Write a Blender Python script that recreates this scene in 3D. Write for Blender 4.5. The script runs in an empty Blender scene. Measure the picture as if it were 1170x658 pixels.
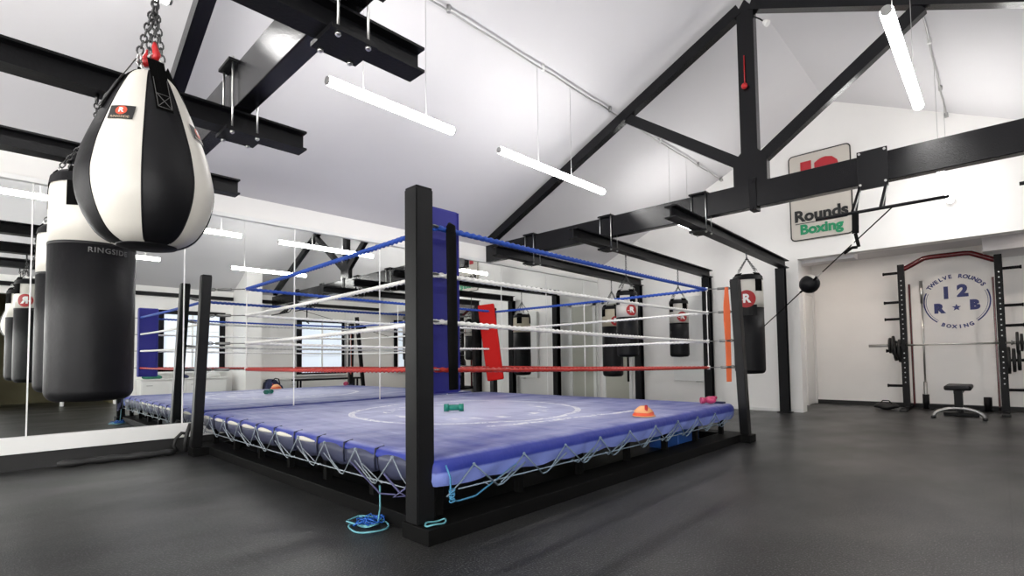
import bpy, bmesh, math, random
from mathutils import Vector, Matrix
random.seed(7)
PI = math.pi
sc = bpy.context.scene
COL = sc.collection

# ------------------------------------------------------------------ materials
MATS = {}
def new_mat(name):
    m = bpy.data.materials.new(name); m.use_nodes = True
    nt = m.node_tree; b = nt.nodes['Principled BSDF']
    return m, nt, b
def mat(name, col, rough=.5, metal=0, bump=None, var=None, spec=.5, coat=0, emit=None, strength=0):
    """bump=(scale, strength), var=(scale, amount) : noise driven relief and colour variation"""
    if name in MATS: return MATS[name]
    m, nt, b = new_mat(name)
    b.inputs['Base Color'].default_value = (*col, 1)
    b.inputs['Roughness'].default_value = rough
    b.inputs['Metallic'].default_value = metal
    b.inputs['Specular IOR Level'].default_value = spec
    b.inputs['Coat Weight'].default_value = coat
    if emit:
        b.inputs['Emission Color'].default_value = (*emit, 1)
        b.inputs['Emission Strength'].default_value = strength
    tc = nt.nodes.new('ShaderNodeTexCoord')
    if var:
        n = nt.nodes.new('ShaderNodeTexNoise'); n.inputs['Scale'].default_value = var[0]; n.inputs['Detail'].default_value = 5
        r = nt.nodes.new('ShaderNodeMapRange'); r.inputs[1].default_value = .3; r.inputs[2].default_value = .7
        r.inputs[3].default_value = 1 - var[1]; r.inputs[4].default_value = 1 + var[1]
        mx = nt.nodes.new('ShaderNodeVectorMath'); mx.operation = 'SCALE'; mx.inputs[0].default_value = col
        nt.links.new(tc.outputs['Object'], n.inputs['Vector']); nt.links.new(n.outputs['Fac'], r.inputs[0])
        nt.links.new(r.outputs[0], mx.inputs['Scale']); nt.links.new(mx.outputs[0], b.inputs['Base Color'])
    if bump:
        n = nt.nodes.new('ShaderNodeTexNoise'); n.inputs['Scale'].default_value = bump[0]; n.inputs['Detail'].default_value = 4
        bp = nt.nodes.new('ShaderNodeBump'); bp.inputs['Strength'].default_value = bump[1]; bp.inputs['Distance'].default_value = .01
        nt.links.new(tc.outputs['Object'], n.inputs['Vector']); nt.links.new(n.outputs['Fac'], bp.inputs['Height'])
        nt.links.new(bp.outputs[0], b.inputs['Normal'])
    MATS[name] = m
    return m

WALL = mat('white_painted_wall', (.88, .865, .84), .55, bump=(9, .12), var=(1.2, .03))
OLIVE = mat('olive_wall', (.17, .15, .08), .7, var=(2, .15))
CEIL = mat('ceiling_paint', (.64, .628, .64), .7, var=(.7, .025))
TRIM = mat('white_gloss_trim', (.82, .82, .80), .3)
TIMBER = mat('black_gloss_timber', (.004, .004, .005), .13, bump=(130, .16), spec=.30)
STEEL = mat('black_painted_steel', (.005, .005, .006), .45, bump=(60, .12), spec=.16)
POSTM = mat('black_satin_post', (.0055, .0055, .006), .36, bump=(90, .05), spec=.24)
PLINTHM = mat('matt_black_plinth', (.003, .003, .003), .6, spec=.12)
CHROME = mat('bright_steel', (.62, .62, .60), .28, 1)
DULL = mat('galvanised_steel', (.45, .45, .44), .45, 1)
WHITE_V = mat('white_vinyl', (.60, .575, .52), .38, bump=(14, .12), var=(5, .05))
CREAM_V = mat('cream_vinyl', (.55, .49, .37), .42, bump=(14, .12))
BLACK_V = mat('black_vinyl', (.004, .004, .005), .48, bump=(18, .25), spec=.22)
WEB = mat('black_webbing', (.003, .003, .003), .8, bump=(200, .2), spec=.1)
BLUE_PAD = mat('royal_blue_vinyl', (.026, .026, .22), .42, bump=(8, .35), spec=.3)
RED_PAD = mat('red_vinyl', (.42, .005, .003), .6, bump=(8, .2), spec=.15)
BLUE_ROPE = mat('blue_rope', (.010, .06, .36), .6)
WHITE_ROPE = mat('white_rope', (.78, .77, .74), .55)
RED_ROPE = mat('red_rope', (.38, .022, .014), .5)
CORD = mat('pale_cord', (.17, .23, .29), .5)
CYAN_CORD = mat('cyan_cord', (.05, .22, .38), .5)
DARKCORD = mat('dark_cord', (.01, .012, .03), .5)
RED = mat('red_plastic', (.42, .01, .012), .35)
LOGO_RED = mat('badge_red', (.36, .012, .014), .5)
INK_W = mat('white_print', (.8, .8, .78), .5)
INK_G = mat('grey_print', (.085, .085, .085), .5)
INK_K = mat('black_print', (.012, .012, .012), .5)
INK_GR = mat('green_print', (.01, .28, .12), .5)
INK_R = mat('red_print', (.45, .02, .03), .5)
INK_B = mat('navy_print', (.02, .03, .17), .5)
SIGN = mat('cream_sign_board', (.60, .56, .50), .45)
RUBBER = mat('black_rubber', (.012, .012, .012), .6, bump=(120, .2))
FOAM = mat('slate_padding', (.040, .045, .085), .5, bump=(12, .3))
TUBE = mat('lit_lamp_tube', (1, 1, 1), .5, emit=(1, .985, .96), strength=14)
RACKRED = mat('dark_red_steel', (.075, .002, .004), .25)
DARKST = mat('dark_chain_steel', (.09, .09, .09), .35, 1)
NAVY = mat('navy_fabric', (.01, .014, .06), .7, bump=(30, .3))
GREEN = mat('green_plastic', (.0, .17, .12), .4)
ORANGE = mat('orange_plastic', (.70, .08, .025), .45)
ORANGE_B = mat('orange_latex', (.70, .13, .035), .45)
YELLOW = mat('yellow_plastic', (.80, .38, .16), .45)
PINK = mat('pink_vinyl', (.45, .04, .12), .4)
BLUECRATE = mat('blue_crate', (.03, .12, .45), .4)
DAY = mat('daylit_blind', (.8, .85, .95), .6, emit=(.78, .88, 1.0), strength=.24)
DAYFILL = mat('added_fill_glass', (.8, .85, .95), .6, emit=(1.0, .98, .95), strength=3.0)  # glow for the added, unseen windows that brighten the room
GREENFAB = mat('green_fabric', (.03, .18, .12), .8, bump=(30, .3))

def mirror_mat():
    m, nt, b = new_mat('silvered_glass')
    b.inputs['Base Color'].default_value = (.86, .88, .865, 1)
    b.inputs['Metallic'].default_value = 1; b.inputs['Roughness'].default_value = .0
    return m
MIRROR = mirror_mat()

def floor_mat():
    m, nt, b = new_mat('black_rubber_floor')
    L = nt.links; N = nt.nodes
    tc = N.new('ShaderNodeTexCoord')
    n1 = N.new('ShaderNodeTexNoise'); n1.inputs['Scale'].default_value = 1.3; n1.inputs['Detail'].default_value = 4; n1.inputs['Roughness'].default_value = .5
    mp = N.new('ShaderNodeMapping'); mp.inputs['Rotation'].default_value = (0, 0, .75); mp.inputs['Scale'].default_value = (.8, 1.3, 1)
    L.new(tc.outputs['Object'], mp.inputs['Vector']); L.new(mp.outputs[0], n1.inputs['Vector'])
    cr = N.new('ShaderNodeValToRGB'); cr.color_ramp.elements[0].position = .38; cr.color_ramp.elements[1].position = .68
    cr.color_ramp.elements[0].color = (.007, .0072, .0078, 1); cr.color_ramp.elements[1].color = (.024, .024, .0225, 1)
    L.new(n1.outputs['Fac'], cr.inputs[0])
    sp = N.new('ShaderNodeTexNoise'); sp.inputs['Scale'].default_value = 120; sp.inputs['Detail'].default_value = 3
    L.new(tc.outputs['Object'], sp.inputs['Vector'])
    s2 = N.new('ShaderNodeMapRange'); s2.inputs[1].default_value = .56; s2.inputs[2].default_value = .70; s2.inputs[3].default_value = 0; s2.inputs[4].default_value = .13
    L.new(sp.outputs['Fac'], s2.inputs[0])
    ad = N.new('ShaderNodeVectorMath'); ad.operation = 'ADD'
    L.new(cr.outputs[0], ad.inputs[0]); L.new(s2.outputs[0], ad.inputs[1])
    # faint seams between the rubber mats
    br = N.new('ShaderNodeTexBrick'); br.inputs['Scale'].default_value = 1; br.inputs['Mortar Size'].default_value = .004
    br.inputs['Brick Width'].default_value = 1.8; br.inputs['Row Height'].default_value = 1.2
    br.inputs['Color1'].default_value = (1, 1, 1, 1); br.inputs['Color2'].default_value = (.93, .93, .93, 1); br.inputs['Mortar'].default_value = (.35, .35, .35, 1)
    L.new(tc.outputs['Object'], br.inputs['Vector'])
    mu = N.new('ShaderNodeVectorMath'); mu.operation = 'MULTIPLY'
    L.new(ad.outputs[0], mu.inputs[0]); L.new(br.outputs['Color'], mu.inputs[1])
    L.new(mu.outputs[0], b.inputs['Base Color'])
    rr = N.new('ShaderNodeMapRange'); rr.inputs[1].default_value = .3; rr.inputs[2].default_value = .7; rr.inputs[3].default_value = .40; rr.inputs[4].default_value = .28
    L.new(n1.outputs['Fac'], rr.inputs[0]); L.new(rr.outputs[0], b.inputs['Roughness'])
    bp = N.new('ShaderNodeBump'); bp.inputs['Strength'].default_value = .6; bp.inputs['Distance'].default_value = .004
    L.new(sp.outputs['Fac'], bp.inputs['Height']); L.new(bp.outputs[0], b.inputs['Normal'])
    b.inputs['Specular IOR Level'].default_value = .30
    return m
FLOOR = floor_mat()

RC = (3.45, 3.95)      # centre of the painted circle on the canvas
def canvas_mat():
    m, nt, b = new_mat('worn_blue_canvas')
    L = nt.links; N = nt.nodes
    tc = N.new('ShaderNodeTexCoord')
    def mth(op, a, bb=None):
        n = N.new('ShaderNodeMath'); n.operation = op
        for i, v in enumerate((a, bb)):
            if v is None: continue
            if isinstance(v, (int, float)): n.inputs[i].default_value = v
            else: L.new(v, n.inputs[i])
        return n.outputs[0]
    def noise(scale, detail=5, rot=0, sc_=(1, 1, 1)):
        mp = N.new('ShaderNodeMapping'); mp.inputs['Rotation'].default_value = (0, 0, rot); mp.inputs['Scale'].default_value = sc_
        n = N.new('ShaderNodeTexNoise'); n.inputs['Scale'].default_value = scale; n.inputs['Detail'].default_value = detail
        n.inputs['Roughness'].default_value = .6
        L.new(tc.outputs['Object'], mp.inputs['Vector']); L.new(mp.outputs[0], n.inputs['Vector'])
        return n.outputs['Fac']
    wear = noise(2.2, 8, .78, (.55, 1.5, 1)); scuff = noise(7, 8, -.78, (1.6, .3, 1)); fine = noise(22, 4)
    sep = N.new('ShaderNodeSeparateXYZ'); L.new(tc.outputs['Object'], sep.inputs[0])
    dx = mth('SUBTRACT', sep.outputs[0], RC[0]); dy = mth('SUBTRACT', sep.outputs[1], RC[1])
    d = mth('SQRT', mth('ADD', mth('MULTIPLY', dx, dx), mth('MULTIPLY', dy, dy)))
    # pale middle: wear where people box, plus lamp glare put into the colour
    mid = N.new('ShaderNodeMapRange'); mid.inputs[1].default_value = .2; mid.inputs[2].default_value = 2.2; mid.inputs[3].default_value = .46; mid.inputs[4].default_value = -.05
    L.new(d, mid.inputs[0])
    wf = mth('ADD', mth('MULTIPLY', wear, .7), mth('MULTIPLY', scuff, .4))
    wf = mth('ADD', wf, mid.outputs[0])
    wr = N.new('ShaderNodeMapRange'); wr.inputs[1].default_value = .40; wr.inputs[2].default_value = .92; wr.inputs[3].default_value = 0.05; wr.inputs[4].default_value = .85
    L.new(wf, wr.inputs[0])
    ztop = N.new('ShaderNodeMapRange'); ztop.inputs[1].default_value = .384; ztop.inputs[2].default_value = .397
    L.new(sep.outputs[2], ztop.inputs[0])
    hem = N.new('ShaderNodeMapRange'); hem.inputs[1].default_value = .330; hem.inputs[2].default_value = .318
    L.new(sep.outputs[2], hem.inputs[0])
    fac = mth('MULTIPLY', wr.outputs[0], ztop.outputs[0])
    c1 = N.new('ShaderNodeMix'); c1.data_type = 'RGBA'; c1.inputs['A'].default_value = (.014, .028, .25, 1); c1.inputs['B'].default_value = (.60, .62, .80, 1)
    L.new(fac, c1.inputs['Factor'])
    ch = N.new('ShaderNodeMix'); ch.data_type = 'RGBA'; ch.inputs['B'].default_value = (.18, .23, .56, 1)
    L.new(mth('MULTIPLY', hem.outputs[0], .9), ch.inputs['Factor']); L.new(c1.outputs['Result'], ch.inputs['A'])
    # painted ring + the two worn lines of lettering
    ring = mth('MULTIPLY', mth('LESS_THAN', mth('ABSOLUTE', mth('SUBTRACT', d, 1.12)), .03), mth('GREATER_THAN', fine, .43))
    inner = mth('MULTIPLY', mth('LESS_THAN', mth('ABSOLUTE', mth('SUBTRACT', d, .78)), .05), mth('GREATER_THAN', scuff, .56))
    line = mth('MULTIPLY', mth('LESS_THAN', mth('ABSOLUTE', mth('ADD', mth('SUBTRACT', sep.outputs[1], 3.17), mth('MULTIPLY', sep.outputs[0], .14))), .035),
               mth('MULTIPLY', mth('LESS_THAN', mth('ABSOLUTE', mth('SUBTRACT', sep.outputs[0], 3.5)), .85), mth('GREATER_THAN', fine, .46)))
    pm = mth('MULTIPLY', mth('MAXIMUM', mth('MAXIMUM', ring, inner), line), ztop.outputs[0])
    c2 = N.new('ShaderNodeMix'); c2.data_type = 'RGBA'; c2.inputs['B'].default_value = (.82, .82, .86, 1)
    L.new(mth('MULTIPLY', pm, .9), c2.inputs['Factor']); L.new(ch.outputs['Result'], c2.inputs['A'])
    L.new(c2.outputs['Result'], b.inputs['Base Color'])
    b.inputs['Roughness'].default_value = .5
    bp = N.new('ShaderNodeBump'); bp.inputs['Strength'].default_value = .5; bp.inputs['Distance'].default_value = .02
    L.new(scuff, bp.inputs['Height']); L.new(bp.outputs[0], b.inputs['Normal'])
    return m
CANVAS = canvas_mat()

# ------------------------------------------------------------------ mesh helpers
def BM(): return bmesh.new()
def quad(bm, vs):
    try: return bm.faces.new(vs)
    except ValueError: return None
def box(bm, x0, x1, y0, y1, z0, z1, bev=0):
    c = [bm.verts.new(p) for p in ((x0,y0,z0),(x1,y0,z0),(x1,y1,z0),(x0,y1,z0),(x0,y0,z1),(x1,y0,z1),(x1,y1,z1),(x0,y1,z1))]
    fs = [bm.faces.new([c[i] for i in f]) for f in ((3,2,1,0),(4,5,6,7),(0,1,5,4),(1,2,6,5),(2,3,7,6),(3,0,4,7))]
    if bev:
        es = list({e for f in fs for e in f.edges})
        bmesh.ops.bevel(bm, geom=es, offset=bev, segments=2, affect='EDGES', profile=.5)
    return c
def obox(bm, p0, p1, w, h, up=Vector((0, 0, 1)), bev=0):
    """a bar from p0 to p1: w across, h along 'up'"""
    p0, p1 = Vector(p0), Vector(p1); d = (p1 - p0); L = d.length; d.normalize()
    s = d.cross(Vector(up)).normalized(); u = s.cross(d).normalized()
    b2 = BM(); box(b2, 0, L, -w/2, w/2, -h/2, h/2, bev)
    M = Matrix((( d.x, -s.x, u.x, p0.x), (d.y, -s.y, u.y, p0.y), (d.z, -s.z, u.z, p0.z), (0,0,0,1)))
    b2.transform(M); merge(bm, b2)
def merge(bm, b2):
    me = bpy.data.meshes.new('t'); b2.to_mesh(me); bm.from_mesh(me); bpy.data.meshes.remove(me); b2.free()
def frame_of(d):
    d = d.normalized(); a = Vector((0, 0, 1)) if abs(d.z) < .9 else Vector((1, 0, 0))
    s = d.cross(a).normalized(); return s, s.cross(d).normalized()
def tube(bm, pts, r, seg=8, closed=False, caps=True):
    pts = [Vector(p) for p in pts]; n = len(pts); rings = []
    s, u = frame_of(pts[1] - pts[0])
    for i, p in enumerate(pts):
        if closed: t = pts[(i+1) % n] - pts[i-1]
        else: t = pts[min(i+1, n-1)] - pts[max(i-1, 0)]
        t.normalize(); s = (s - t * s.dot(t)).normalized(); u = s.cross(t)
        rr = r[i] if isinstance(r, (list, tuple)) else r
        rings.append([bm.verts.new(p + rr * (math.cos(2*PI*k/seg) * s + math.sin(2*PI*k/seg) * u)) for k in range(seg)])
    for i in range(n if closed else n - 1):
        a, b = rings[i], rings[(i+1) % n]
        for k in range(seg): f = quad(bm, (a[k], a[(k+1) % seg], b[(k+1) % seg], b[k])); f and setattr(f, 'smooth', True)
    if caps and not closed:
        quad(bm, rings[0][::-1]); quad(bm, rings[-1])
def cyl(bm, p0, p1, r, seg=16): tube(bm, [p0, p1], r, seg)
def rope(bm, p0, p1, r, sag=.01, pitch=.05, step=.011, waves=0):
    """laid three-strand rope"""
    p0, p1 = Vector(p0), Vector(p1); L = (p1 - p0).length; n = int(L / step); seg = 12
    s, u = frame_of(p1 - p0); prev = None
    for i in range(n + 1):
        t = i / n; p = p0.lerp(p1, t); p.z -= sag * 4 * t * (1 - t)
        tw = 2 * PI * t * L / (pitch * 3)
        rg = []
        for k in range(seg):
            a = 2 * PI * k / seg; rr = r * (1 + .27 * math.cos(3 * (a - tw)))
            rg.append(bm.verts.new(p + rr * (math.cos(a) * s + math.sin(a) * u)))
        if prev:
            for k in range(seg):
                f = quad(bm, (prev[k], prev[(k+1) % seg], rg[(k+1) % seg], rg[k]))
                if f: f.smooth = True
        else: quad(bm, rg[::-1])
        prev = rg
    quad(bm, prev)
def lathe(bm, prof, c=(0, 0), seg=32, a0=0, a1=2*PI, cap=True):
    """prof: (r, z) from bottom to top"""
    full = abs(a1 - a0 - 2*PI) < 1e-6; n = seg if full else seg + 1; rings = []
    for r, z in prof:
        rings.append([bm.verts.new((c[0] + r*math.cos(a0 + (a1-a0)*k/seg), c[1] + r*math.sin(a0 + (a1-a0)*k/seg), z)) for k in range(n)])
    for a, b in zip(rings, rings[1:]):
        for k in range(seg):
            f = quad(bm, (a[k], a[(k+1) % n], b[(k+1) % n], b[k])); f and setattr(f, 'smooth', True)
    if cap and full: quad(bm, rings[0][::-1]); quad(bm, rings[-1])
def ring_link(bm, c, d, side, a, b, r, seg=10, ts=5):
    """an oval chain link: centre c, long axis d, flat in plane (d, side)"""
    pts = [Vector(c) + d * (a * math.cos(2*PI*k/seg)) + side * (b * math.sin(2*PI*k/seg)) for k in range(seg)]
    tube(bm, pts, r, ts, closed=True)
def chain(bm, p0, p1, link=.034, r=.0032):
    p0, p1 = Vector(p0), Vector(p1); d = p1 - p0; L = d.length; d.normalize(); s, u = frame_of(d)
    n = max(2, round(L / (link * .74)))
    for i in range(n):
        ring_link(bm, p0 + d * (L * (i + .5) / n), d, s if i % 2 else u, L / n * .66, link * .30, r, 9, 4)
def text_bm(s, size=1, bold=0, extrude=0, align='CENTER', spacing=1):
    cu = bpy.data.curves.new('t', 'FONT'); cu.body = s; cu.size = size; cu.offset = bold; cu.extrude = extrude
    cu.align_x = align; cu.align_y = 'CENTER'; cu.resolution_u = 3; cu.space_character = spacing
    o = bpy.data.objects.new('t', cu); me = o.to_mesh()
    bm = BM(); bm.from_mesh(me); o.to_mesh_clear(); bpy.data.objects.remove(o); bpy.data.curves.remove(cu)
    return bm

ROOTLOC = {}
def finish(name, bm, m, parent=None, loc=None, smooth_angle=None):
    bmesh.ops.recalc_face_normals(bm, faces=bm.faces) if not getattr(bm, 'keep', False) else None
    off = Vector((0, 0, 0))
    if parent is not None: off = ROOTLOC[parent.name]
    elif loc is not None: off = Vector(loc)
    bmesh.ops.translate(bm, verts=bm.verts, vec=-off)
    me = bpy.data.meshes.new(name); bm.to_mesh(me); bm.free()
    for x in (m if isinstance(m, (list, tuple)) else [m]): me.materials.append(x)
    o = bpy.data.objects.new(name, me); COL.objects.link(o)
    if parent is not None:
        o.parent = parent
    elif loc is not None: o.location = loc
    ROOTLOC[o.name] = off          # sub-parts are laid out from the same origin
    return o
def thing(name, label, cat, loc, group=None):
    o = bpy.data.objects.new(name, None); COL.objects.link(o); o.location = loc; o.empty_display_size = .1
    o['label'] = label; o['category'] = cat
    if group: o['group'] = group
    ROOTLOC[o.name] = Vector(loc)
    return o
def tag(o, label, cat, group=None, kind=None):
    o['label'] = label; o['category'] = cat
    if group: o['group'] = group
    if kind: o['kind'] = kind
    return o
def struct(name, bm, m, parent=None):
    o = finish(name, bm, m, parent)
    if parent is None: o['kind'] = 'structure'
    return o
def relabel(o, s): o['label'] = s; return o

# ------------------------------------------------------------------ the room
YW, YR, XF, XB = 6.2, -2.5, 9.15, -3.2       # mirror wall, window wall, far gable wall, wall behind the camera
RIDGE_Y, RIDGE_Z, SLOPE = 1.85, 4.92, .485
XA = 11.2                                     # back wall of the recess with the rack
def cz(y): return RIDGE_Z - SLOPE * abs(y - RIDGE_Y)
bm = BM(); box(bm, XB - .2, XA + .2, -4.8, YW + .2, -.1, 0); struct('floor', bm, FLOOR)
# ceiling: two pitched slabs
bm = BM()
for ye in (YW + .2, YR - .2):
    s = 1 if ye > RIDGE_Y else -1
    v = [bm.verts.new(p) for x in (XB - .2, XF + .25) for p in ((x, RIDGE_Y, RIDGE_Z), (x, ye, cz(ye)), (x, ye, cz(ye) + .15), (x, RIDGE_Y, RIDGE_Z + .15))]
    for f in ((0,1,2,3),(7,6,5,4),(0,4,5,1),(1,5,6,2),(2,6,7,3)): bm.faces.new([v[i] for i in f])
struct('ceiling', bm, CEIL)
def gable(bm, x0, x1, poly):
    a = [bm.verts.new((x0, y, z)) for y, z in poly]; b = [bm.verts.new((x1, y, z)) for y, z in poly]
    bm.faces.new(a); bm.faces.new(b[::-1]); n = len(poly)
    for i in range(n): bm.faces.new((a[i], b[i], b[(i+1) % n], a[(i+1) % n]))
AO = 2.33     # edge of the recess opening
HZ = 2.47     # underside of its header
bm = BM(); gable(bm, XF, XF + .22, [(YW + .2, 0), (AO, 0), (AO, HZ), (YR, HZ), (YR, cz(YR)), (RIDGE_Y, RIDGE_Z), (YW + .2, cz(YW + .2))])
struct('wall_far', bm, WALL)
bm = BM(); gable(bm, XB - .2, XB, [(YW + .2, 0), (YR - .2, 0), (YR - .2, cz(YR - .2)), (RIDGE_Y, RIDGE_Z), (YW + .2, cz(YW + .2))])
struct('wall_back', bm, WALL)
bm = BM(); box(bm, XB, XF, YW, YW + .2, 0, cz(YW)); struct('wall_left', bm, WALL)
# window wall with a doorway at its near end
bm = BM(); box(bm, XB, .25, YR - .2, YR, 0, cz(YR)); box(bm, .25, 2.2, YR - .2, YR, 2.42, cz(YR)); box(bm, 2.2, XA, YR - .2, YR, 0, cz(YR)); struct('wall_right', bm, WALL)
bm = BM(); box(bm, .05, .25, -4.6, YR - .2, 0, 2.6); box(bm, 2.2, 2.4, -4.6, YR - .2, 0, 2.6); box(bm, .05, 2.4, -4.8, -4.6, 0, 2.6); box(bm, .05, 2.4, -4.6, YR - .2, 2.6, 2.7)
struct('wall_passage', bm, OLIVE)
# recess
bm = BM(); box(bm, XA, XA + .2, YR, 2.85, 0, 2.8); struct('wall_recess_back', bm, WALL)
bm = BM(); box(bm, XF + .22, XA, 2.62, 2.85, 0, 2.8); struct('wall_recess_side', bm, WALL)
bm = BM(); box(bm, XF + .22, XA, YR, 2.85, 2.66, 2.8); struct('ceiling_recess', bm, CEIL)
bm = BM(); box(bm, XA - .9, XA, YR, .15, 2.42, 2.66); box(bm, XF + .22, XF + .5, 1.6, 2.62, 2.42, 2.66); struct('trim_recess_duct', bm, CEIL)
bm = BM(); box(bm, XA - .02, XA, YR, 2.62, 0, .07); struct('baseboard_recess', bm, RUBBER)
bm = BM(); box(bm, XF - .02, XF, AO, YW, 0, .05); struct('baseboard_far', bm, TRIM)
# door in the recess side wall
d = bpy.data.objects.new('door_1', None); COL.objects.link(d); d['kind'] = 'structure'; ROOTLOC[d.name] = Vector((0,0,0))
bm = BM(); box(bm, 10.52, 10.60, 2.585, 2.62, .0, 2.12); box(bm, 11.12, 11.19, 2.585, 2.62, 0, 2.12); box(bm, 10.60, 11.12, 2.585, 2.62, 2.05, 2.12); struct('door_frame', bm, TRIM, d)
bm = BM(); box(bm, 10.60, 10.625, 2.606, 2.62, .01, 2.05); struct('door_gap', bm, RUBBER, d)
bm = BM(); box(bm, 10.625, 11.12, 2.60, 2.62, .01, 2.05, .003); struct('door_leaf', bm, TRIM, d)
bm = BM()
for z in (.35, 1.05, 1.75): cyl(bm, (10.612, 2.596, z - .05), (10.612, 2.596, z + .05), .009, 8)
struct('hinge', bm, CHROME, d)
# pale door on the gable wall beside the mirror
d = bpy.data.objects.new('door_2', None); COL.objects.link(d); d['kind'] = 'structure'; ROOTLOC[d.name] = Vector((0,0,0))
bm = BM(); box(bm, XF - .03, XF, 5.40, 5.47, 0, 2.12); box(bm, XF - .03, XF, 6.03, 6.10, 0, 2.12); box(bm, XF - .03, XF, 5.40, 6.10, 2.05, 2.12); struct('door_frame', bm, TRIM, d)
bm = BM(); box(bm, XF - .015, XF, 5.47, 6.03, .01, 2.05); struct('door_leaf', bm, mat('grey_green_door', (.50, .50, .43), .4), d)
# windows in the window wall, black frames, daylit blinds
def window(n, x0, x1, z0, z1, mull, glass=None):
    w = bpy.data.objects.new('window_%d' % n, None); COL.objects.link(w); w['kind'] = 'structure'; ROOTLOC[w.name] = Vector((0,0,0))
    bm = BM(); t = .13; y0, y1 = YR, YR + .06
    box(bm, x0, x0 + t, y0, y1, z0, z1); box(bm, x1 - t, x1, y0, y1, z0, z1); box(bm, x0, x1, y0, y1, z1 - .1, z1); box(bm, x0, x1, y0, y1, z0, z0 + .05)
    struct('window_frame', bm, STEEL, w)
    bm = BM(); box(bm, x0 + t, x1 - t, y0 + .005, y0 + .02, z0 + .05, z1 - .1); struct('window_pane', bm, glass or DAY, w)
    bm = BM()
    for k in range(1, mull): xx = x0 + (x1 - x0) * k / mull; box(bm, xx - .02, xx + .02, y0 + .02, y0 + .045, z0 + .05, z1 - .1)
    for k in (.33, .66): box(bm, x0 + t, x1 - t, y0 + .02, y0 + .035, z0 + (z1 - z0) * k - .008, z0 + (z1 - z0) * k + .008)
    struct('glazing_bar', bm, TRIM, w)
    bm = BM(); box(bm, x0 - .05, x1 + .05, y0, y0 + .14, z0 - .04, z0); struct('window_sill', bm, TRIM, w)
window(1, 3.0, 4.5, .72, 2.24, 2)
window(2, 6.42, 7.95, .55, 2.20, 2)
window(3, 9.72, 10.25, .6, 2.3, 1)
window(4, -2.8, -.2, .45, 2.40, 3, DAYFILL)  # added out of view, its glow fills the room with light
# added windows behind the camera, unseen, put in to light the room evenly
for n_, ya, yb in ((5, -1.9, 1.5), (6, 2.1, 5.6)):
    w = bpy.data.objects.new('window_%d' % n_, None); COL.objects.link(w); w['kind'] = 'structure'; ROOTLOC[w.name] = Vector((0,0,0))
    bm = BM(); t = .09; x0, x1 = XB, XB + .07
    box(bm, x0, x1, ya, ya + t, .5, 2.6); box(bm, x0, x1, yb - t, yb, .5, 2.6); box(bm, x0, x1, ya + t, yb - t, 2.52, 2.6); box(bm, x0, x1, ya + t, yb - t, .5, .56)
    for k in (1, 2): yy = ya + (yb - ya) * k / 3; box(bm, x0, x1, yy - .03, yy + .03, .56, 2.52)
    struct('window_frame', bm, STEEL, w)
    bm = BM(); box(bm, x0 + .01, x0 + .03, ya + t, yb - t, .56, 2.52); struct('window_pane', bm, DAYFILL, w)
bm = BM(); box(bm, 4.70, 5.08, YR, -1.5, 0, cz(-1.5) - .0); box(bm, 4.70, 5.08, YR, -1.7, 0, .2); struct('trim_pilaster', bm, WALL)
# mirror wall : skirting, panes, head batten
bm = BM(); box(bm, XB, 6.2, YW - .035, YW, .0, .145); struct('baseboard_left', bm, RUBBER)
bm = BM(); box(bm, XB, 6.2, YW - .055, YW, .145, .288, .004); struct('trim_mirror_base', bm, TRIM)
bm = BM(); box(bm, XB, 9.1, YW - .05, YW, 2.53, 2.575, .003); struct('trim_mirror_head', bm, TRIM)
seams = [-2.04, -.87, .304, 1.48, 2.64, 3.82, 5.0, 6.2, 7.4, 8.6, 9.12]
where = ['behind the camera end of the gym, leftmost pane', 'reflecting the hanging bags, left of the first seam', 'between the first two seams, behind the black punch bags',
         'right of the seam beside the left corner post', 'behind the left end of the ring', 'reflecting the truss beam over the ring', 'seen beside the near corner post',
         'seen behind the red corner pad', 'reflecting the single punch bag', 'last narrow pane next to the end wall']
for i, (a, b) in enumerate(zip(seams, seams[1:])):
    t = thing('mirror_panel', 'tall frameless wall mirror pane, ' + where[i], 'mirror', (a, YW - .02, .288), 'wall mirror panes beside the ring')
    zb_ = .290 if a < 6.1 else .05
    bm = BM(); box(bm, a + .006, b - .006, YW - .02, YW - .003, zb_, 2.528); finish('glass', bm, MIRROR, t)
    bm = BM(); box(bm, b - .006, b + .004, YW - .026, YW - .018, zb_, 2.528); finish('edge_strip', bm, TRIM, t)

# ------------------------------------------------------------------ trusses
def truss(x, label, bags):
    W = .105; x0, x1 = x - W/2, x + W/2
    t = thing('roof_truss', label, 'roof truss', (x, RIDGE_Y, 2.47), 'black timber king post trusses')
    bm = BM(); box(bm, x0, x1, -2.2, 5.92, 2.47, 2.735, .006); finish('tie_beam', bm, TIMBER, t)
    bm = BM(); gable(bm, x0 + .004, x1 - .004, [(1.76, 2.735), (1.94, 2.735), (2.02, 2.735), (2.02, 3.0), (1.935, 3.08), (1.935, 4.62), (1.85, 4.74), (1.765, 4.62), (1.765, 3.08), (1.68, 3.0), (1.68, 2.735)])
    finish('king_post', bm, TIMBER, t)
    for s in (1, -1):
        bm = BM(); yo = 1.85 + s * 4.0
        obox(bm, (x, RIDGE_Y + s * .06, 4.665), (x, yo, 2.815), W, .12); finish('rafter', bm, TIMBER, t)
        bm = BM(); obox(bm, (x, RIDGE_Y + s * .1, 2.97), (x, RIDGE_Y + s * 1.46, 3.94), W - .02, .12); finish('strut', bm, TIMBER, t)
    bm = BM(); box(bm, x0 - .012, x1 + .012, 1.79, 1.86, 2.44, 2.78)
    for zz in (2.46, 2.74): cyl(bm, (x0 - .03, 1.825, zz), (x1 + .03, 1.825, zz), .012, 6)
    finish('iron_strap', bm, STEEL, t)
    return t
truss(1.103, 'black king post roof truss overhead at the left, above the hanging bags', 0)
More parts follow.
